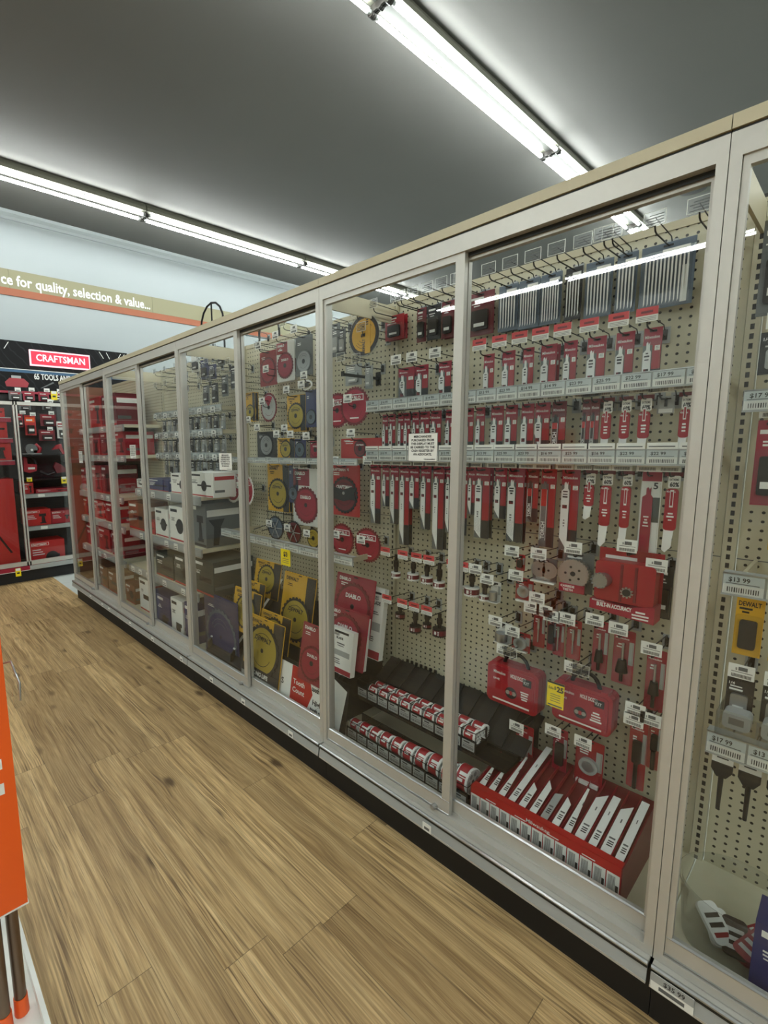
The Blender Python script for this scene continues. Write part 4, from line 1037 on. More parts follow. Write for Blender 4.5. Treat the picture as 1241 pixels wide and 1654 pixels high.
# sloping rack with leaning blade packs at the bottom
o = thing('sloping_blade_rack', 'black sloping rack for leaning saw blade packs, blade case bottom', 'rack', (0, 0, .1801))
m = MB().prism([(.07, 1.52, 0), (.07, 1.52, .05), (.46, 1.52, .42), (.46, 1.52, 0)], (0, 1.10, 0), BLK); m.build('rack_body', o)
m = MB(); t = MB()
for y in (1.56, 1.80, 2.08, 2.34, 2.60):
    m.prism([(.075, y, .052), (.455, y, .412), (.455, y, .462), (.075, y, .102)], (0, .008, 0), BLKS)
    for k in range(4):
        a = .1+k*.1; zz = .052+(a-.075)*.947+.05
        t.prism([(a, y-.006, zz), (a+.07, y-.006, zz+.0663), (a+.07, y-.006, zz+.0693), (a, y-.006, zz+.003)], (0, .020, 0), PAP)
m.build('divider', o); t.build('label_strip', o)
lean = [(2.247, 0.82, 0.244, 0.211, 'y', 'k', 0.38, 'back left yellow leaning pack'),
  (1.962, 0.794, 0.267, 0.381, 'y', 'k', 0.33, 'large yellow leaning pack in the back middle')]
lean += [(2.269, 0.708, 0.189, 0.227, 'y', 'k', 0.26, 'yellow leaning pack, second of the left stack')]
lean += [(2.263, 0.671, 0.267, 0.247, 'y', 'k', 0.19, 'yellow leaning pack, front of the left stack'),
  (2.004, 0.598, 0.264, 0.239, 'y', 'k', 0.2, 'yellow leaning pack behind the front yellow one')]
lean += [(2.026, 0.575, 0.327, 0.342, 'y', 'k', 0.12, 'front yellow leaning pack with a long life label')]
lean += [(1.551, 0.867, 0.251, 0.274, 'm', 'd', 0.33, 'tall red leaning pack right of the near post')]
lean += [(1.531, 0.729, 0.27, 0.261, 'm', 'd', 0.24, 'red leaning pack in the middle of the red stack')]
lean += [(1.65, 0.638, 0.182, 0.279, 'm', 'd', 0.14, 'front red leaning pack behind the tooth count sign')]
for (y, z, w, h, c_, m_, xx, lab) in lean:
    xx = {.38: .30, .33: .30, .26: .22, .19: .16, .20: .16, .12: .11, .24: .22, .14: .13}.get(xx, xx)
    wd = 'DEWALT' if c_ == 'y' else 'DIABLO'
    o = disc_pack(lab, y, z, w, h, CM[c_], YELB if c_ == 'y' else MAG, INK if c_ == 'y' else REDD, wd, xx, group='saw blade packs leaning in the sloping rack', wm=INK if c_ == 'y' else WHT, white=False)
    o.rotation_euler = (0, radians(10), 0)
    if lab.startswith('front yellow'):
        q = MB().box(-.006, -.005, -w*.49, w*.49, -h*.93, -h*.80, INK); q.ft('LONG LIFE', -.0065, w*.2, -h*.9, h*.06, WHT, w*.6, 'l', .04).box(-.0062, -.006, -w*.49, w*.49, -h*.99, -h*.93, GRYL); q.build('long_life_label', o)
# white slim cartons beside the red packs
for k, (y, z, w, h) in enumerate([(1.446, 0.824, 0.095, 0.332)]+[(1.486, 0.707, 0.145, 0.241)]+[(1.498, 0.657, 0.147, 0.202)]):
    lab = ('tall white slim blade carton at the back of the red stack', 'white slim blade carton in the middle of the red stack', 'front white slim blade carton beside the near post')[k]
    o = thing('slim_blade_carton', lab, 'carton', ((.33, .22, .15)[k], y, z), 'white slim blade cartons', (0, radians(8), 0))
    MB().box(0, .03, -w/2, w/2, -h, 0, PAP).build('carton_body', o); q = MB().box(-.0006, 0, -w*.3, w*.3, -h*.05-.01, -h*.05, INK)
    q.ft('SERIES', -.001, w*.35, -h*.16, h*.05, INK, w*.5).ft('BLADE', -.001, w*.2, -h*.23, h*.05, INK, w*.5, 'l', .03); mk_print(q, 0, -h*.34, w*.5, -.001, 2); q.box(-.0006, 0, -w*.4, w*.4, -h*.6, -h*.48, GRYL); mk_print(q, w*.1, -h*.7, w*.4, -.001, 3)
    q.box(-.0006, 0, -w*.5, w*.5, -h*.99, -h*.88, MAG); q.build('print', o)
# tooth count sign
o = thing('tooth_count_sign', 'white and red tooth count sign standing at the rack front', 'sign', (.058, 1.95, .186), None, (0, radians(9), 0))
m = MB().box(0, .004, -.44, 0, 0, .245, BLK).box(-.001, 0, -.435, 0, .03, .225, PAP).box(-.0014, 0, -.435, 0, .003, .032, REDB)
m.prism([(-.0022, -.165, .03), (-.0022, -.285, .03), (-.0022, -.325, .13), (-.0022, -.285, .225), (-.0022, -.165, .225)], (.001, 0, 0), REDB); m.build('sign_board', o)
q = MB().ft('Tooth', -.0026, -.18, .14, .024, WHT, .1, 'l', .02).ft('Count', -.0026, -.18, .10, .024, WHT, .1, 'l', .02).ft('S', -.0026, -.09, .11, .03, INK, .1, 'l', .02)
q.ft('Low', -.0026, -.338, .185, .024, INK, None, 'l', .03).ft('tooth count', -.0026, -.318, .150, .024, INK, .11, 'l', .03).ft('High', -.0026, -.330, .088, .024, INK, None, 'l', .03).ft('tooth count', -.0026, -.318, .053, .024, INK, .11, 'l', .03)
q.build('wording', o)
o = thing('rack_side_sign', 'white sign panel with red foot right of the near post', 'sign', (.058, 1.50, .186), None, (0, radians(9), 0))
MB().box(0, .003, -.10, 0, 0, .26, BLK).prism([(-.001, -.002, .004), (-.001, -.06, .004), (-.001, -.088, .225), (-.001, -.002, .255)], (.001, 0, 0), PAP).box(-.0016, -.001, -.062, -.002, .004, .04, REDB).build('sign_board', o)
(y, z, w, h), = [(2.498, 0.589, 0.389, 0.446)]
disc_pack('large dark blue blade pack leaning on the case deck', y, z, w, h, BLU, BLU, TEAL, None, .11, group=None)

# ================================================================ white carton case and farthest case
def shelf(label, y0, y1, x0, z, h=.035, n=8, grp='steel shelves in the far display cases'):
    o = thing('steel_shelf', label, 'shelf', (x0, y0, z-.03), grp); L = y1-y0; D = PEGX-.006-x0
    MB().box(.004, D, 0, L, .005, .03, TANL).box(0, .004, 0, L, -.02, .03, GRYL).build('shelf_board', o)
    MB().box(-.008, -.001, 0, L, -.026, -.018, CHR).box(-.006, -.001, 0, L, -.018, .026, GRYL).build('label_channel', o)
    for k in range(n):
        if random.random() < .45: continue
        q = L-(k+.6)*L/n; p = MB().box(-.0085, -.0065, q-.028, q+.028, -.02, .022, PAP); p.box(-.009, -.0085, q-.02, q+.02, .0, .004, INK).box(-.009, -.0085, q-.022, q+.022, -.014, -.008, GRYP); p.build('price_label', o)
    return o
def strips(labels, zs, y0, y1, x):
    for lab, z in zip(labels, zs): price_rail(lab, y0, y1, x, z+.022, z-.022, 9)
strips([f'{w_} price rail above the white cartons' for w_ in ('top', 'middle', 'lowest')], [1.735, 1.585, 1.43], 2.715, 3.70, .30)
shelf('shelf carrying white and blue cartons', 2.70, 3.72, .12, 1.18)
shelf('shelf carrying white cartons and the big grey carton', 2.70, 3.87, .115, .845)
shelf('lowest shelf, with dark olive cartons', 2.72, 3.87, .09, .56)
for k, z in enumerate((.56, .845, 1.09, 1.43, 1.68)):
    shelf(f'{ORD[k]} shelf from the bottom in the farthest case', 3.94, 5.08, (.09, .1, .1, .14, .14)[k], z)

def carton(label, x, y, z, w, d, h, body, art='disc', words=None, accent=None, group=None, name='product_carton', cat='carton', wm=None):
    """printed carton; x,y,z: front face centre at the bottom"""
    o = thing(name, label, cat, (x, y, z), group)
    m = MB().box(0, d, -w/2, w/2, 0, h, body); m.build('carton_body', o)
    q = MB(); e = -.0006; wm = wm or (INK if body in (PAP, WHT) else WHT); ac = accent or REDB
    if words:
        q.box(e, 0, -w*.02, w*.44, h*.80, h*.94, WHT if body in (RED, REDB, REDD, MAG) else ac)
        q.box(e*1.5, e, -w*.01, w*.43, h*.815, h*.925, body if body in (RED, REDB, REDD, MAG) else ac)
        q.ft(words, e*2, w*.41, h*.835, h*.075, WHT, w*.4, 'l', .03)
    else: q.box(e, 0, w*.0, w*.42, h*.84, h*.92, wm)
    mk_print(q, w*.26, h*.66, w*.3, e, 3, wm)
    if art == 'disc': q.disc((e, -w*.14, h*.45), 'x', min(w, h)*.22, DARK, -e, 18).box(e*1.5, e, -w*.42, w*.12, h*.43, h*.5, DARK)
    if art == 'drill': q.box(e, 0, -w*.36, -w*.02, h*.56, h*.72, DARK).prism([(e, -w*.14, h*.56), (e, -w*.26, h*.56), (e, -w*.30, h*.2), (e, -w*.12, h*.2)], (.0005, 0, 0), DARK).box(e, 0, -w*.36, -w*.06, h*.12, h*.2, INK)
    if art == 'saw': q.disc((e, -w*.08, h*.22), 'x', min(w*.2, h*.3), DARK, -e, 18).box(e*1.5, e, -w*.38, w*.1, h*.26, h*.36, INK)
    if art == 'long': q.box(e, 0, -w*.4, w*.2, h*.38, h*.52, DARK)
    q.box(e, 0, -w*.48, w*.48, h*.02, h*.07, ac); q.build('print', o)
    s_ = MB().box(.01, d-.01, -w/2-.0006, -w/2, h*.7, h*.85, wm if body is not PAP else ac).box(.01, d*.5, -w/2-.0006, -w/2, h*.2, h*.3, GRYP); s_.build('side_print', o)
    return o
def row_cartons(rows, x, zb, d, grp, top=None):
    for (y, z, w, h, c_, art, wd, lab) in rows:
        hh = max(z-zb, .04)
        if top: hh = min(hh, top-zb-.02)
        carton(lab, x, y, zb, w*.97, d, hh, CM[c_], art, wd, None, grp)
S1 = 1.1802
row_cartons([(2.731, 1.331, 0.323, 0.143, 'w', 'disc', 0, 'white carton with a round tool picture, near end of upper shelf'),
  (3.022, 1.314, 0.245, 0.117, 'w', 'disc', 0, 'white carton with a round tool picture, behind the middle stile'),
  (3.359, 1.263, 0.368, 0.067, 'b', 'long', 0, 'flat blue carton on the upper carton shelf'),
  (3.654, 1.251, 0.178, 0.058, 'w', 'long', 0, 'small white carton left of the blue one')], .14, S1, .16, 'cartons on the upper carton shelf')
y, z, w, h = [(2.572, 1.33, 0.187, 0.137)][0]
carton('white carton at the shelf corner turned to the near end', .31, 2.74, S1, .10, .14, .15, PAP, 'long', None, None, 'cartons on the upper carton shelf')
S2 = .8452
row_cartons([(3.317, 1.052, 0.22, 0.212, 'w', 'disc', 0, 'white carton with oval tool picture, left of the pair'),
  (3.066, 1.087, 0.244, 0.231, 'w', 'disc', 0, 'white carton with tool picture behind the case joint'),
  (3.528, 0.938, 0.172, 0.097, 'R', 'disc', 0, 'small orange red carton on the middle shelf'),
  (3.782, 1.061, 0.317, 0.192, 'n', 'long', 0, 'brown carton with a dark tool picture')], .135, S2, .2, 'cartons on the middle carton shelf', 1.15)
(y, z, w, h), = [(2.635, 1.152, 0.303, 0.285)]
c_ = carton('big dark grey carton with a black tool picture at the shelf end', .16, 2.84, S2, .24, .26, .285, GRY, 'drill', None, INK, 'cartons on the middle carton shelf')
q = MB().prism([(.02, -.1208, .18), (.14, -.1208, .18), (.11, -.1208, .13), (.09, -.1208, .01), (.05, -.1208, .01), (.06, -.1208, .13)], (0, .0006, 0), INK); q.build('end_print', c_)
S3 = .5602
row_cartons([(2.691, 0.784, 0.255, 0.204, 'o', 'long', 0, 'dark olive carton stack front, lowest shelf near end'),
  (2.964, 0.759, 0.264, 0.196, 'o', 'disc', 0, 'dark olive carton with yellow print, lowest shelf'),
  (3.256, 0.729, 0.29, 0.159, 'o', 'long', 0, 'dark olive carton at the left of the lowest shelf')], .11, S3, .3, 'dark cartons on the lowest shelf', .83)
D0 = .1802
row_cartons([(2.89, 0.452, 0.134, 0.245, 'b', 'disc', 0, 'dark blue carton behind the case joint, deck level'),
  (3.071, 0.44, 0.184, 0.218, 'w', 'saw', 0, 'white carton with a saw picture on the deck'),
  (3.292, 0.417, 0.224, 0.225, 'b', 'saw', 0, 'blue carton with a white front on the deck'),
  (3.472, 0.409, 0.126, 0.202, 'b', 'disc', 0, 'leftmost blue carton on the deck of the carton case')], .10, D0, .2, 'cartons on the deck of the carton case')
row_cartons([(3.705, 0.446, 0.24, 0.244, 'w', 'long', 0, 'tall white carton on the deck of the carton case'),
  (4.032, 0.34, 0.201, 0.17, 'n', 'disc', 0, 'brown carton on the deck near the case joint'),
  (4.428, 0.373, 0.264, 0.181, 'n', 'long', 0, 'brown carton on the deck of the farthest case'),
  (4.686, 0.384, 0.216, 0.158, 'n', 'long', 0, 'second brown carton in the farthest case deck')], .14, D0, .15, 'cartons on the deck of the far cases')
# small hanging goods above, in three tiers between the rails
G = 'small packaged bits hanging between the price rails of the carton case'
for ti, (zt, hh) in enumerate(((1.70, .10), (1.55, .10), (1.395, .12))):
    for k in range(11):
        y = 3.66-k*.087; nm = f'{["grey","clear","dark"][k%3]} bit pack {ORD[k]} from left, {["upper","middle","lower"][ti]} tier of carton case'
        plain_pack(nm, y, zt, .05+.012*(k % 2), hh+.012*(k % 3), [GRY, GRYL, INK][k % 3], .36, G, window=[DARK, GRYL, STEEL][(k+ti) % 3], wm=PAP)
        hook(y, zt-.008, 'hook of the '+nm.replace(' of carton case', ''), 'clear' if k % 2 else 'white', group='short hooks in the carton case')
G = 'packs hanging in the top of the carton case'
top = [(3.072, 2.109, 0.112, 0.112, 'w'),
  (2.953, 2.061, 0.098, 0.126, 'b'),
  (2.851, 2.016, 0.094, 0.092, 'b'),
  (2.943, 1.893, 0.082, 0.119, 'g'),
  (2.83, 1.897, 0.078, 0.124, 'k'),
  (2.705, 1.933, 0.073, 0.131, 'g'),
  (2.595, 1.975, 0.083, 0.131, 'k'),
  (2.738, 2.083, 0.088, 0.089, 'g')]
for k, (y, z, w, h, c_) in enumerate(top):
    nm = f'{dict(w="white",b="dark blue",g="grey",k="black")[c_]} pack in the top of the carton case, {ORD[k]} hung'
    put_hang(plain_pack, nm, y, z, w, h, CM[c_], .33, group=G, tagk='clear', window=DARK)
for k in range(12):
    y = 2.78+.17*(k % 6); z = (2.03, 1.93)[k//6]
    hook(y, z, f'{["upper","lower"][k//6]} row empty long hook in the carton case top, {ORD[k%6]} from right', 'clear')
# red cartons and cases in the farthest case
FR = 'red tool cartons in the farthest case'
def tier(px, zb, x, d, labs, top, c='r', art='drill'):
    lim = 5.20
    for (y, z, w, h, cc), lab in zip(px, labs):
        w = min(w*.95, .34); y = min(y, lim-w/2-.006); lim = y-w/2
        if lim < 3.93: continue
        carton(lab, x, y, zb+.0002, w, d, min(z-zb, top-zb-.035), CM[cc], art, None, None, FR)
tier([(4.659, 2.065, 0.335, 0.187, 'R'),
  (4.305, 2.039, 0.37, 0.187, 'd'),
  (3.924, 2.009, 0.309, 0.184, 'R')], 1.68, .16, .25, ['red carton on the top shelf at the far left','dark red long carton on the top shelf','red carton on the top shelf near the joint'], 1.98)
tier([(4.794, 1.721, 0.372, 0.297, 'r'),
  (4.493, 1.729, 0.224, 0.303, 'd'),
  (4.16, 1.733, 0.313, 0.301, 'r'),
  (3.839, 1.717, 0.278, 0.283, 'r')], 1.43, .17, .25, ['red carton at the far left of the fourth shelf','dark red carton second on the fourth shelf','red carton third on the fourth shelf','red tool case at the right of the fourth shelf'], 1.66)
tier([(5.013, 1.304, 0.366, 0.239, 'r'),
  (4.674, 1.334, 0.31, 0.26, 'r'),
  (4.409, 1.34, 0.22, 0.255, 'd')], 1.09, .13, .25, ['red carton far left on the middle shelf','tall red carton on the middle shelf','dark red carton right on the middle shelf'], 1.38)
tier([(5.006, 1.008, 0.291, 0.253, 'r'),
  (4.679, 1.025, 0.331, 0.251, 'R'),
  (4.329, 1.039, 0.309, 0.236, 'r'),
  (4.015, 1.062, 0.262, 0.222, 'd')], .845, .13, .25, ['red carton far left on the second shelf','bright red carton second on the second shelf','red carton third on the second shelf','dark red carton right on the second shelf'], 1.05)
tier([(4.89, 0.757, 0.339, 0.279, 'r'),
  (4.534, 0.774, 0.317, 0.275, 'r'),
  (4.197, 0.796, 0.297, 0.252, 'd')], .56, .12, .25, ['red carton with white lettering far left, lowest shelf','red carton middle of the lowest shelf','dark red carton right on the lowest shelf'], .80)
# black hoops above the pegboards
for k, (y, hw, hh, z0) in enumerate(((3.12, .155, .36, 2.125), (2.46, .10, .13, 2.11))):
    o = thing('display_hoop', ('tall', 'small')[k]+' black wire hoop rising above the pegboard top', 'wire hoop', (.50, y, z0), 'black hoops above the pegboards')
    p = [(0, -hw, 0), (0, -hw, hh*.55)]+[(0, -hw*cos(a), hh*.55+hh*.45*sin(a)) for a in [pi*q/8 for q in range(1, 8)]]+[(0, hw, hh*.55), (0, hw, 0)]
    m = MB().tube(p, .007, BLK, 8).box(-.012, .012, -hw-.02, hw+.02, -.008, 0, BLK)
    if k == 0: m.tube([(0, 0, 0), (0, 0, hh)], .006, BLK, 8)
    m.build('hoop', o)

# ================================================================ case at the right picture edge
G = 'packs in the case at the right picture edge'
for k, (zt, zb) in enumerate(((1.60, 1.55), (1.160, 1.105), (.735, .675))):
    price_rail(f'{["upper","middle","lower"][k]} price rail in the case at the right edge', -.90, .215, (.22, .20, .21)[k], zt, zb, 14)
er = [(.165, 1.53, .055, .21, 'm', 'red card with a tool under the upper rail, right case'), (.08, 1.53, .055, .2, 'd', 'dark red card under the upper rail, right case'), (.00, 1.53, .055, .2, 'r', 'third red card under the upper rail, right case'),
      (.12, 1.32, .06, .11, 'y', 'yellow card above the middle rail, right case'), (.03, 1.32, .06, .11, 'y', 'second yellow card above the middle rail, right case'),
      (.168, 1.09, .055, .165, 'y', 'yellow drill bit card with a black bit, right case'), (.098, 1.09, .055, .165, 'y', 'brown and yellow bit card, right case'), (.02, 1.09, .055, .165, 'y', 'third yellow bit card, right case'),
      (.17, .86, .055, .10, 'k', 'black card with a fraction label, right case'), (.10, .86, .055, .10, 'k', 'second black card with a fraction label, right case'), (.03, .86, .055, .10, 'k', 'third black card, right case'),
      (.19, 2.0, .06, .22, 'g', 'clear pack with red parts at the top, right case'), (.13, 1.98, .07, .25, 'd', 'long dark red pack at the top, right case'), (.05, 1.98, .07, .28, 'd', 'second dark red pack at the top, right case'), (.17, 1.74, .07, .10, 'k', 'dark pack with white label above the upper rail, right case'), (.07, 1.76, .08, .12, 'R', 'bright red pack above the upper rail, right case')]
for y, z, w, h, c_, lab in er:
    put_hang(plain_pack, lab, y, z, w, h, CM[c_], .30, window=INK if c_ in 'y' else (STEEL if c_ == 'k' else None), wm=INK if c_ == 'y' else WHT, tagk='white', words='1/4' if c_ == 'k' and 'label' in lab else ('DEWALT' if c_ == 'y' else None), group=G)
for k, y in enumerate((.185, .130, .075, .02)):
    lab = f'black spade drill bit under the lower rail, {ORD[k]} from the post'
    o = thing('spade_bit', lab, 'drill bit', (.27, y, .66), 'black spade bits in the right case')
    MB().box(-.002, .002, -.022, .022, -.035, .0, PAP).box(-.0026, -.002, -.012, .012, -.022, -.012, INK).build('paper_label', o)
    MB().yz([(.022, -.035), (.022, -.055), (.010, -.075), (-.010, -.075), (-.022, -.055), (-.022, -.035)], -.004, .008, INK).cyl((0, 0, -.17), (0, 0, -.07), .0045, INK, 8, .006).build('bit', o)
    hook(y, .653, 'hook of the '+lab, 'clear')
o = thing('clear_bin', 'clear plastic bin on the lower rail of the right case', 'bin', (.24, -.10, .737), None)
m = MB().box(-.04, -.038, -.1, .30, 0, .06, TUBC).box(.10, .102, -.1, .30, 0, .06, TUBC).box(-.038, .10, -.1, -.098, 0, .06, TUBC).box(-.038, .10, .298, .30, 0, .06, TUBC).box(-.038, .10, -.098, .298, 0, .002, TUBC); m.build('bin_body', o)
for k in range(4):
    q = thing('bit_bundle', f'grey bag of small bits in the clear bin, {ORD[k]} from the post', 'bag', (.265, .165-k*.075, .740), 'grey bags in the clear bin')
    MB().rr(-.02, .02, 0, 0, .045, .055, .01, GRYL).box(-.0206, -.02, -.015, .015, .012, .03, GRYP).build('bag', q)
# tub on the deck
TC = (.19, .118)
o = thing('round_tub', 'round cloudy plastic tub on the deck of the right case', 'tub', (TC[0], TC[1], .181)); m = MB(); n_ = 40
prof = [(.105, 0), (.118, .15), (.122, .155), (.122, .162), (.118, .165), (.115, .160), (.102, .004)]
vs = [(p[0]*cos(2*pi*k/n_), p[0]*sin(2*pi*k/n_), p[1]) for p in prof for k in range(n_)]
fs = [(i*n_+k, i*n_+(k+1) % n_, (i+1)*n_+(k+1) % n_, (i+1)*n_+k) for i in range(len(prof)-1) for k in range(n_)]
m.add(vs, fs, TUBC, True).disc((0, 0, 0), 'z', .104, TUBC, .002, 36); m.build('tub_body', o)
for k, (dx, dy, dz, rz, c_, ty) in enumerate(((.0, .03, .030, .5, PAP, 60), (-.01, -.035, .030, -.5, RED, 66), (.02, -.045, .055, -.9, RED, 60), (-.035, .035, .066, .9, PAP, 55), (-.03, -.005, .052, .2, DARK, 62), (-.045, -.045, .075, -.6, RED, 58))):
    q = thing('blade_sleeve', f'{["lower white","red","back red","upper white","dark","front red"][k]} blade sleeve lying in the round tub', 'blade pack', (TC[0]+dx, TC[1]+dy, .181+dz), 'sleeves in the round tub')
    MB().rr(-.005, .005, 0, -.045, .045, .05, .012, c_).build('sleeve', q); m = MB()
    for j in range(3): m.box(-.0056, -.005, -.018, .018, -.03+j*.02, -.020+j*.02, WHT if c_ is not PAP else (DARK if j else RED))
    m.build('print', q); q.rotation_euler = (0, radians(ty), rz)
carton('dark blue carton standing beside the round plastic tub', .07, .0, .181, .15, .10, .20, BLU, 'long', None, None)
# price tag on the ticket strip
def strip_tag(y, label, w=.06, big=False):
    o = thing('strip_tag', label, 'price tag', (-.0375, y, .136), 'small tags in the lower edge strips of the cases')
    m = MB().box(0, .0012, -w/2, w/2, 0, .044 if big else .03, PAP)
    if big: m.box(-.0003, 0, -w/2, w/2, .022, .044, GRYL).ft('$35 99', -.0006, w*.2, .026, .012, INK, w*.5, 'l', .02)
    m.box(-.0003, 0, -w*.3, w*.3, .006, .016, GRYP); m.build('tag_card', o)
strip_tag(.195, 'large $35 price tag below the right case, left end', .085, True)
for k, (y, z, w, h) in enumerate([(0.899, 0.321, 0.033, 0.023),
  (1.654, 0.238, 0.07, 0.038),
  (2.05, 0.239, 0.042, 0.028),
  (2.38, 0.181, 0.065, 0.031),
  (2.755, 0.179, 0.053, 0.026),
  (3.194, 0.2, 0.087, 0.038),
  (3.602, 0.201, 0.077, 0.032),
  (4.058, 0.209, 0.092, 0.034),
  (4.226, 0.202, 0.098, 0.035),
  (4.54, 0.198, 0.111, 0.037)]):
    strip_tag(y, f'small white tag on the lower edge strip, {ORD[k]} from the near end', .035)

# ================================================================ tool wall under the far wall
GY = 6.15
o = thing('tool_gondola', 'black tool display with glass front against the far wall', 'display case', (0, GY, 0))
X0, XM, X1 = -1.42, -.20, 1.02
MB().box(X0, X1, .04, .60, 0, .135, BLKS).build('kick_plate', o)
MB().box(X0, X1, .0, .60, .135, .15, BLK).build('deck', o)
MB().box(X0, X1, .60, .62, .135, 2.42, PEGD).build('pegboard_panel', o)
for z0, z1 in ((.19, .235), (1.975, 2.01)): MB().box(X0, X1, -.01, .03, z0, z1, ALU).build('frame_rail', o)
MB().box(X0, XM, -.018, -.005, .135, .185, MAG).box(X0, XM, -.019, -.018, .135, .14, WHT).build('red_ticket_strip', o)
MB().box(XM, X1, -.018, -.005, .135, .185, GRYL).box(XM, X1, -.019, -.018, .135, .142, CHR).build('grey_ticket_strip', o)
for x in (X0, XM-.022, XM+.006, X1-.016): MB().box(x, x+.016, -.01, .03, .19, 2.01, ALU).build('stile', o)
for a, b_ in ((X0+.016, XM-.022), (XM+.022, X1-.016)): MB().box(a, b_, .008, .012, .235, 1.975, GLASS).build('glass_pane', o)
MB().box(X1-.01, X1, .0, .60, .135, 2.0, BLK).build('end_panel', o)
o2 = thing('tool_wall_sign', 'black header sign with a lit red brand plate and blue strip', 'sign', (0, GY+.56, 2.2))
MB().box(-1.42, 1.30, 0, .10, .24, .56, HEAD).build('header_panel', o2)
MB().box(-1.42, 1.30, -.012, 0, .232, .24, WHT).box(-1.42, 1.30, -.008, 0, .20, .232, NAVY).box(-1.42, 1.30, -.004, .03, -.02, .20, HEAD).box(-1.42, 1.30, -.02, .03, -.045, -.02, MAG).build('graphic_strip', o2)
q = MB().text('65 TOOLS AND', (.142, -.0052, .135), (1, 0, 0), (0, 0, 1), .068, WHT, .42, 'l', .03)
q.build('wording', o2)
q = MB().box(.108, .80, -.03, -.001, .290, .475, SIGNW).box(.122, .786, -.034, -.03, .306, .459, SIGNR); q.build('brand_plate', o2)
MB().text('CRAFTSMAN', (.455, -.0355, .350), (1, 0, 0), (0, 0, 1), .078, SIGNW, .56, 'c', .02).build('brand_letters', o2)
# printed pictures on the strip: battery, drill, hammer
q = MB().prism([(-.16, -.0055, .03), (.06, -.0055, .03), (.08, -.0055, .08), (.03, -.0055, .13), (-.12, -.0055, .13), (-.17, -.0055, .08)], (0, .001, 0), RED).box(-.10, .0, -.006, -.005, .13, .16, GRYL)
q.prism([(.20, -.0055, .03), (.22, -.0055, .03), (.36, -.0055, .10), (.35, -.0055, .115)], (0, .001, 0), GRY).prism([(.42, -.0055, .04), (.5, -.0055, .05), (.53, -.0055, .10), (.46, -.0055, .09)], (0, .001, 0), RED); q.build('tool_pictures', o2)
q = MB()
for x_, d_ in ((.98, -.05), (1.06, -.04), (1.16, .05), (1.20, .06), (1.24, .06), (-.15, .05)): q.prism([(x_, -.0006, .46), (x_+.008, -.0006, .46), (x_+d_+.008, -.0006, .54), (x_+d_, -.0006, .54)], (0, .0005, 0), PAP)
q.build('white_slashes', o2)
def gshelf(label, x0, x1, z, col=GRYL):
    s_ = thing('steel_shelf', label, 'shelf', (x0, GY+.10, z-.03), 'shelves in the tool display under the far wall'); L = x1-x0
    MB().box(0, L, 0, .485, .005, .03, BLK).build('shelf_board', s_); MB().box(0, L, -.012, 0, -.02, .03, col).box(0, L, -.014, -.012, .022, .03, CHR).build('label_channel', s_)
    q = MB()
    for k in range(3): q.box(L*(.12+.3*k), L*(.12+.3*k)+.07, -.0145, -.012, -.012, .02, PAP)
    q.build('price_label', s_)
gshelf('lower shelf of the right hand tool bay', XM+.03, X1-.02, .615)
gshelf('upper shelf of the right hand tool bay', XM+.03, X1-.02, .99)
gshelf('shelf above the tall red carton, left tool bay', X0+.02, XM-.03, 1.375, MAG)
gshelf('pink edged shelf, left tool bay', X0+.02, XM-.03, 1.62, MAG)
gshelf('top shelf of the left tool bay', X0+.02, XM-.03, 1.845, MAG)
def gcarton(label, x, z, w, h, d, col, art='drill', words='CRAFTSMAN', yy=None):
    o = thing('tool_carton', label, 'carton', (x, (GY+.12) if yy is None else yy, z), 'red tool cartons in the display under the far wall')
    MB().box(-w/2, w/2, 0, d, 0, h, col).build('carton_body', o); q = MB(); e = -.0008
    if words:
        q.box(-w*.46, -w*.46+min(.20, w*.5), e, 0, h*.80, h*.93, WHT).box(-w*.46+.004, -w*.464+min(.20, w*.5)-.002, e*1.5, e, h*.81, h*.92, col)
        q.text(words, (-w*.45, e*2, h*.83), (1, 0, 0), (0, 0, 1), h*.07, WHT, min(.20, w*.5)-.01, 'l', .03)
    for k in range(3): q.box(-w*.44, -w*(.2-.05*k), e, 0, h*(.62-.1*k), h*(.655-.1*k), WHT)
    if art == 'drill': q.box(w*.02, w*.30, e, 0, h*.55, h*.72, DARK).prism([(w*.12, e, h*.55), (w*.24, e, h*.55), (w*.27, e, h*.18), (w*.10, e, h*.18)], (0, .0007, 0), DARK).box(w*.04, w*.3, e, 0, h*.1, h*.18, INK)
    if art == 'saw': q.disc((w*.12, e, h*.26), 'y', h*.26, DARK, .0007, 20).box(w*.0, w*.34, e, 0, h*.26, h*.38, INK)
    if art == 'long': q.box(w*.05, w*.42, e, 0, h*.5, h*.62, DARK).box(w*.1, w*.2, e, 0, h*.3, h*.5, DARK)
    if art == 'lamp':
        q.cyl((w*.0, e, h*.86), (w*.0, 0, h*.86), .045, PAP, 16).box(-.004, .004, e, 0, h*.48, h*.84, YELB).box(-.02, .02, e, 0, h*.36, h*.50, DARK)
        for s_ in (-1, 0, 1): q.prism([(s_*.02-.012, e, h*.38), (s_*.02+.012, e, h*.38), (s_*.13+.012, e, h*.18), (s_*.13-.012, e, h*.18)], (0, .0007, 0), DARK)
        q.text('Milwaukee', (-.20, e, h*.965), (1, 0, 0), (0, 0, 1), .05, WHT, .22).box(-.20, .0, e, 0, h*.94, h*.948, WHT)
    q.build('print', o); return o
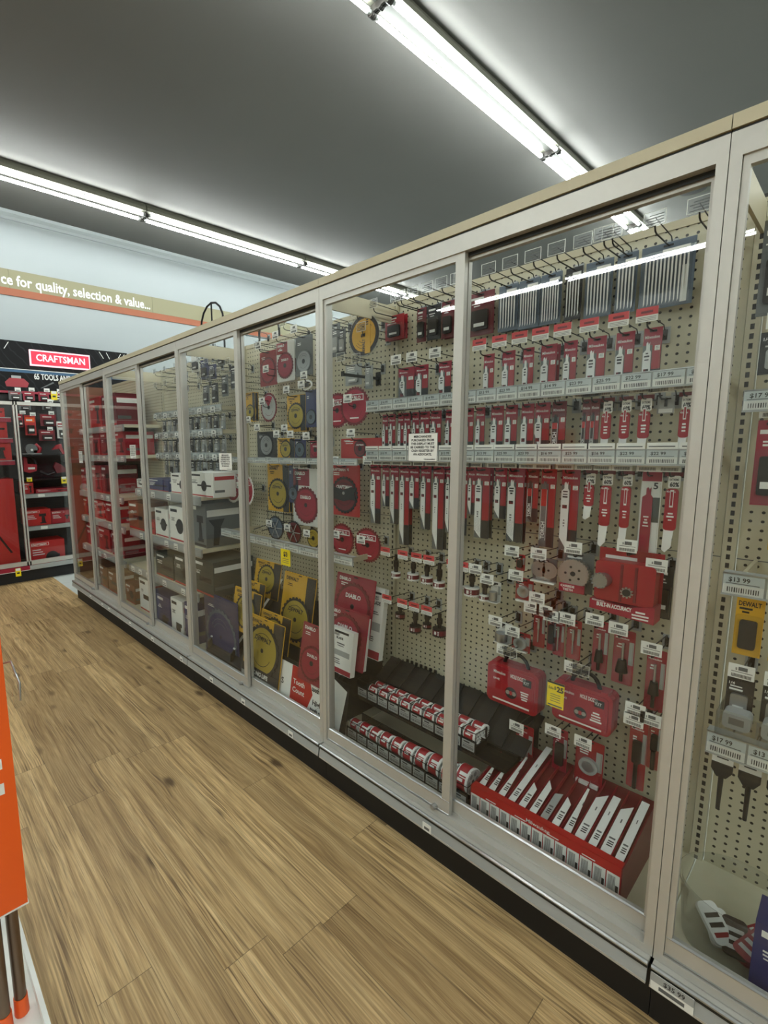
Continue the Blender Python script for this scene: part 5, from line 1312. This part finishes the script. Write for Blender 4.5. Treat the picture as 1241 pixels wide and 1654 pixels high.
for (x, z, w, h, art, lab) in [(0.154, 1.032, 0.388, 0.182, 'long', 'long red carton on the upper shelf, right tool bay'),
  (-0.111, 1.113, 0.094, 0.269, 'drill', 'narrow red carton on the upper shelf, right tool bay'),
  (-0.036, 0.799, 0.258, 0.289, 'drill', 'red drill carton on the lower shelf'),
  (0.23, 0.766, 0.26, 0.275, 'long', 'red carton beside the drill carton on the lower shelf'),
  (0.03, 0.425, 0.37, 0.237, 'saw', 'red circular saw carton on the display deck')]:
    zb = .99 if z > 1.0 else (.615 if z > .7 else .151)
    gcarton(lab, x, zb+.0005, w, min(z-zb, .34), .3, REDB if art != 'long' else RED, art)
gcarton('tall red tripod lamp carton in the left tool bay', -.47, .151, .42, 1.02, .34, REDB, 'lamp', None)
gcarton('tall red carton left of the tripod lamp carton', -.93, .151, .40, .95, .34, REDB, 'long', 'Milwaukee')
for x, z, w, h, art, lab in ((-.40, 1.3755, .30, .20, 'drill', 'red carton with white label, left bay lower shelf'), (-.42, 1.6205, .30, .18, 'long', 'red carton on the pink edged shelf'), (-.42, 1.8455, .28, .10, 'long', 'flat red carton on the top shelf, left bay'), (-.80, 1.3755, .34, .20, 'saw', 'second red carton, left bay lower shelf'), (-.82, 1.6205, .34, .18, 'long', 'second red carton on the pink edged shelf')):
    gcarton(lab, x, z, w, h, .3, REDB, art, 'Milwaukee')
# hanging goods on the black pegboard (they face -y)
def gpack(label, x, z, w, h, col, win=None, yy=6.60, name='accessory_pack', tagc=True):
    o = thing(name, label, 'tool pack', (x, yy, z), 'packs hanging on the black pegboard'); 
    MB().box(-w/2, w/2, 0, .004, -h, 0, col).box(-w*.4, w*.4, -.001, 0, -h*.34, -h*.1, RED if col is not REDB else ORG).box(-w*.35, w*.2, -.0016, -.001, -h*.28, -h*.2, WHT).build('backing_card', o)
    MB().box(-w*.3, w*.3, -.03, -.001, -h*.92, -h*.5, win or DARK).box(-w*.2, w*.25, -.031, -.03, -h*.8, -h*.68, WHT).build('tool_piece', o)
    h_ = thing('peg_hook', 'hook of the '+label, 'hook', (x, GY+.60, z-.01), 'hooks on the black pegboard')
    MB().tube([(0, 0, 0), (0, yy-.16-GY-.60, 0)], .003, WIRE, 5).build('hook_arm', h_)
    if tagc: MB().box(-.03, .03, yy-.165-GY-.60, yy-.163-GY-.60, -.005, .035, PAP).box(-.02, .02, yy-.166-GY-.60, yy-.165-GY-.60, .002, .010, INK).build('price_tag', h_)
    return o
for (x, z, w, h, c_, lab) in [(0.033, 1.894, 0.119, 0.233, 'R', 'orange red card with a small black tool'),
  (0.233, 1.915, 0.179, 0.142, 'd', 'red pack in a clear shell, upper of two'),
  (0.205, 1.729, 0.179, 0.135, 'd', 'red pack in a clear shell, lower of two'),
  (0.378, 1.829, 0.114, 0.205, 'w', 'white pack with a red tool by the case corner'),
  (-0.071, 1.912, 0.058, 0.158, 'm', 'small pink pack beside the stile'),
  (0.232, 2.055, 0.11, 0.089, 'g', 'grey box pack at the top of the black pegboard'),
  (-0.009, 2.029, 0.13, 0.072, 'g', 'grey pack at the top left of the right bay'),
  (-0.098, 2.167, 0.134, 0.1, 'g', 'clear pack above the case, leftmost'),
  (0.044, 2.175, 0.124, 0.108, 'm', 'pink pack above the case, second from left'),
  (0.204, 2.177, 0.116, 0.109, 'm', 'pink pack above the case, middle'),
  (0.345, 2.178, 0.098, 0.104, 'w', 'white pack above the case behind the case corner')]:
    gpack(lab, x, z, w, h, CM[c_])
def bare_tool(label, px, kind):
    (x, z, w, h), = px
    o = thing({'saw': 'circular_saw', 'drill': 'heat_gun', 'jig': 'jigsaw', 'sander': 'sander'}[kind], label, 'power tool', (x, 6.42, z-h), 'bare tools on the black display'); m = MB(); q = MB()
    if kind == 'saw':
        m.cyl((0, -.01, h*.45), (0, .05, h*.45), h*.5, GRY, 24).cyl((0, -.02, h*.4), (0, -.01, h*.4), h*.1, PAP, 14).box(-w*.5, w*.5, -.03, .08, 0, .012, STEEL)
        q.tube([(w*.12, .02, h*.6), (w*.3, .02, h*.85), (w*.48, .02, h*.5), (w*.4, .02, h*.2)], .022, RED, 8).box(w*.1, w*.42, -.01, .06, h*.12, h*.36, RED)
        m.build('blade_guard', o); q.build('handle', o)
    elif kind == 'drill':
        m.prism([(-w*.5, -.02, h*.45), (-w*.1, -.02, h*.9), (w*.25, -.02, h), (w*.3, -.02, h*.7), (-w*.1, -.02, h*.5)], (0, .06, 0), RED).build('body', o)
        q.prism([(w*.02, -.01, h*.62), (w*.28, -.01, h*.75), (w*.5, -.01, h*.1), (w*.34, -.01, 0)], (0, .045, 0), RED).build('grip', o)
    elif kind == 'jig':
        m.rr(0, .01, 0, 0, .01, .01, .004, INK); m = MB().prism([(-w*.5, -.03, h*.1), (-w*.45, -.03, h), (-w*.25, -.03, h*.95), (-w*.2, -.03, h*.55), (w*.45, -.03, h*.5), (w*.4, -.03, h*.12), (-w*.1, -.03, 0)], (0, .07, 0), RED).box(-w*.2, w*.28, -.031, -.03, h*.22, h*.34, WHT); m.build('body', o)
        q.tube([(-w*.3, 0, h*.92), (0, 0, h*1.05), (w*.3, 0, h*.85), (w*.42, 0, h*.5)], .02, INK, 8).build('handle', o)
    else:
        m.prism([(-w*.5, -.03, h*.6), (-w*.3, -.03, h), (w*.1, -.03, h*.75), (w*.5, -.03, h*.35), (w*.45, -.03, h*.1), (-w*.3, -.03, 0)], (0, .07, 0), REDD).build('body', o); q.tube([(-w*.4, 0, h*.1), (-w, 0, -.02), (-w*1.6, 0, .03)], .022, INK, 8).build('hose', o)
gs = thing('tool_stand', 'black ledge holding the bare grey and red power tools', 'shelf', (XM+.03, GY+.12, 1.15), None)
MB().box(0, 1.17, 0, .465, -.012, 0, BLK).build('ledge', gs)
gs = thing('tool_stand', 'upper black ledge under the grey circular saw', 'shelf', (XM+.03, GY+.12, 1.425), None)
MB().box(0, 1.17, 0, .465, -.012, 0, BLK).build('ledge', gs)
bare_tool('grey circular saw with a red handle', [(-0.017, 1.563, 0.2, 0.128)], 'saw')
bare_tool('small red bare tool with a loop grip', [(0.272, 1.554, 0.137, 0.126)], 'drill')
bare_tool('red jigsaw with a black handle', [(-0.046, 1.414, 0.148, 0.194)], 'jig')
bare_tool('red and black sander lying by the case corner', [(0.269, 1.339, 0.139, 0.134)], 'sander')
for k, (x, z, w, h) in enumerate([(0.202, 2.142, 0.065, 0.096)]+[(-0.105, 1.179, 0.056, 0.049),
  (0.26, 1.167, 0.061, 0.08)]+[(-0.321, 0.176, 0.054, 0.091)]):
    lab = ('yellow sale tag above the tool display', 'small yellow tag left on the black ledge edge', 'yellow tag right on the black ledge edge', 'yellow sale tag on the pink lower strip')[k]
    o = thing('sale_tag', lab, 'sale tag', (x, (6.132, 6.232, 6.232, 6.128)[k], z), 'yellow sale tags on the tool display')
    MB().box(-w/2, w/2, 0, .002, -h, 0, TAGY).box(-w*.4, w*.4, -.0006, 0, -h*.3, 0, PAP).box(-w*.25, w*.25, -.0006, 0, -h*.7, -h*.5, INK).build('tag_card', o)

# ================================================================ orange display in the left foreground
o = thing('pole_display', 'orange sign panel above a white tray of bronze poles', 'display stand', (-1.2, 1.2, 0))
MB().box(-.62, 0, 0, .012, .427, 1.56, ORG).box(-.62, .002, -.001, .013, .427, .431, WHT).build('sign_panel', o)
q = MB()
for z0, z1 in ((.722, .748), (.782, .806)): q.box(-.12, -.022, -.0012, 0, z0, z1, WHT)
q.box(-.12, -.095, -.0012, 0, .722, .87, WHT).box(-.12, -.022, -.0012, 0, .846, .87, WHT); q.build('letter', o)
MB().box(-.55, .022, -.45, .50, .0, .02, PAP).box(.012, .024, -.45, .50, .02, .055, PAP).box(-.55, .012, .488, .50, .02, .055, PAP).build('tray', o)
MB().box(-.60, -.585, .0, .10, .0, 1.5, GRYL).box(-.05, -.04, .42, .45, .02, 1.5, GRYL).build('upright', o)
q = MB().tube([(0, .006, 1.02), (.012, -.02, 1.03), (.02, -.05, .99), (.018, -.05, .95)], .0022, CHR, 6).box(.004, .026, -.06, -.058, .94, .99, BLIST); q.build('price_clip', o)
BRZ = mat('brown anodised pole', (112, 92, 74), .35, .6)
for k, (x, y) in enumerate(((-1.222, 1.325), (-1.262, 1.305), (-1.300, 1.33))):
    p = thing('extension_pole', ('bronze pole with orange tip nearest the aisle', 'bronze pole with orange tip, second from the aisle', 'third bronze pole behind the orange sign')[k], 'pole', (x, y, .0205), 'bronze poles standing in the white tray')
    MB().cyl((0, 0, .03), (0, 0, 1.35), .0145, BRZ, 14).build('tube', p); MB().cyl((0, 0, 0), (0, 0, .05), .0175, ORG, 14, .0165).cyl((0, 0, -.0), (0, 0, .004), .014, ORG, 14).build('orange_tip', p)
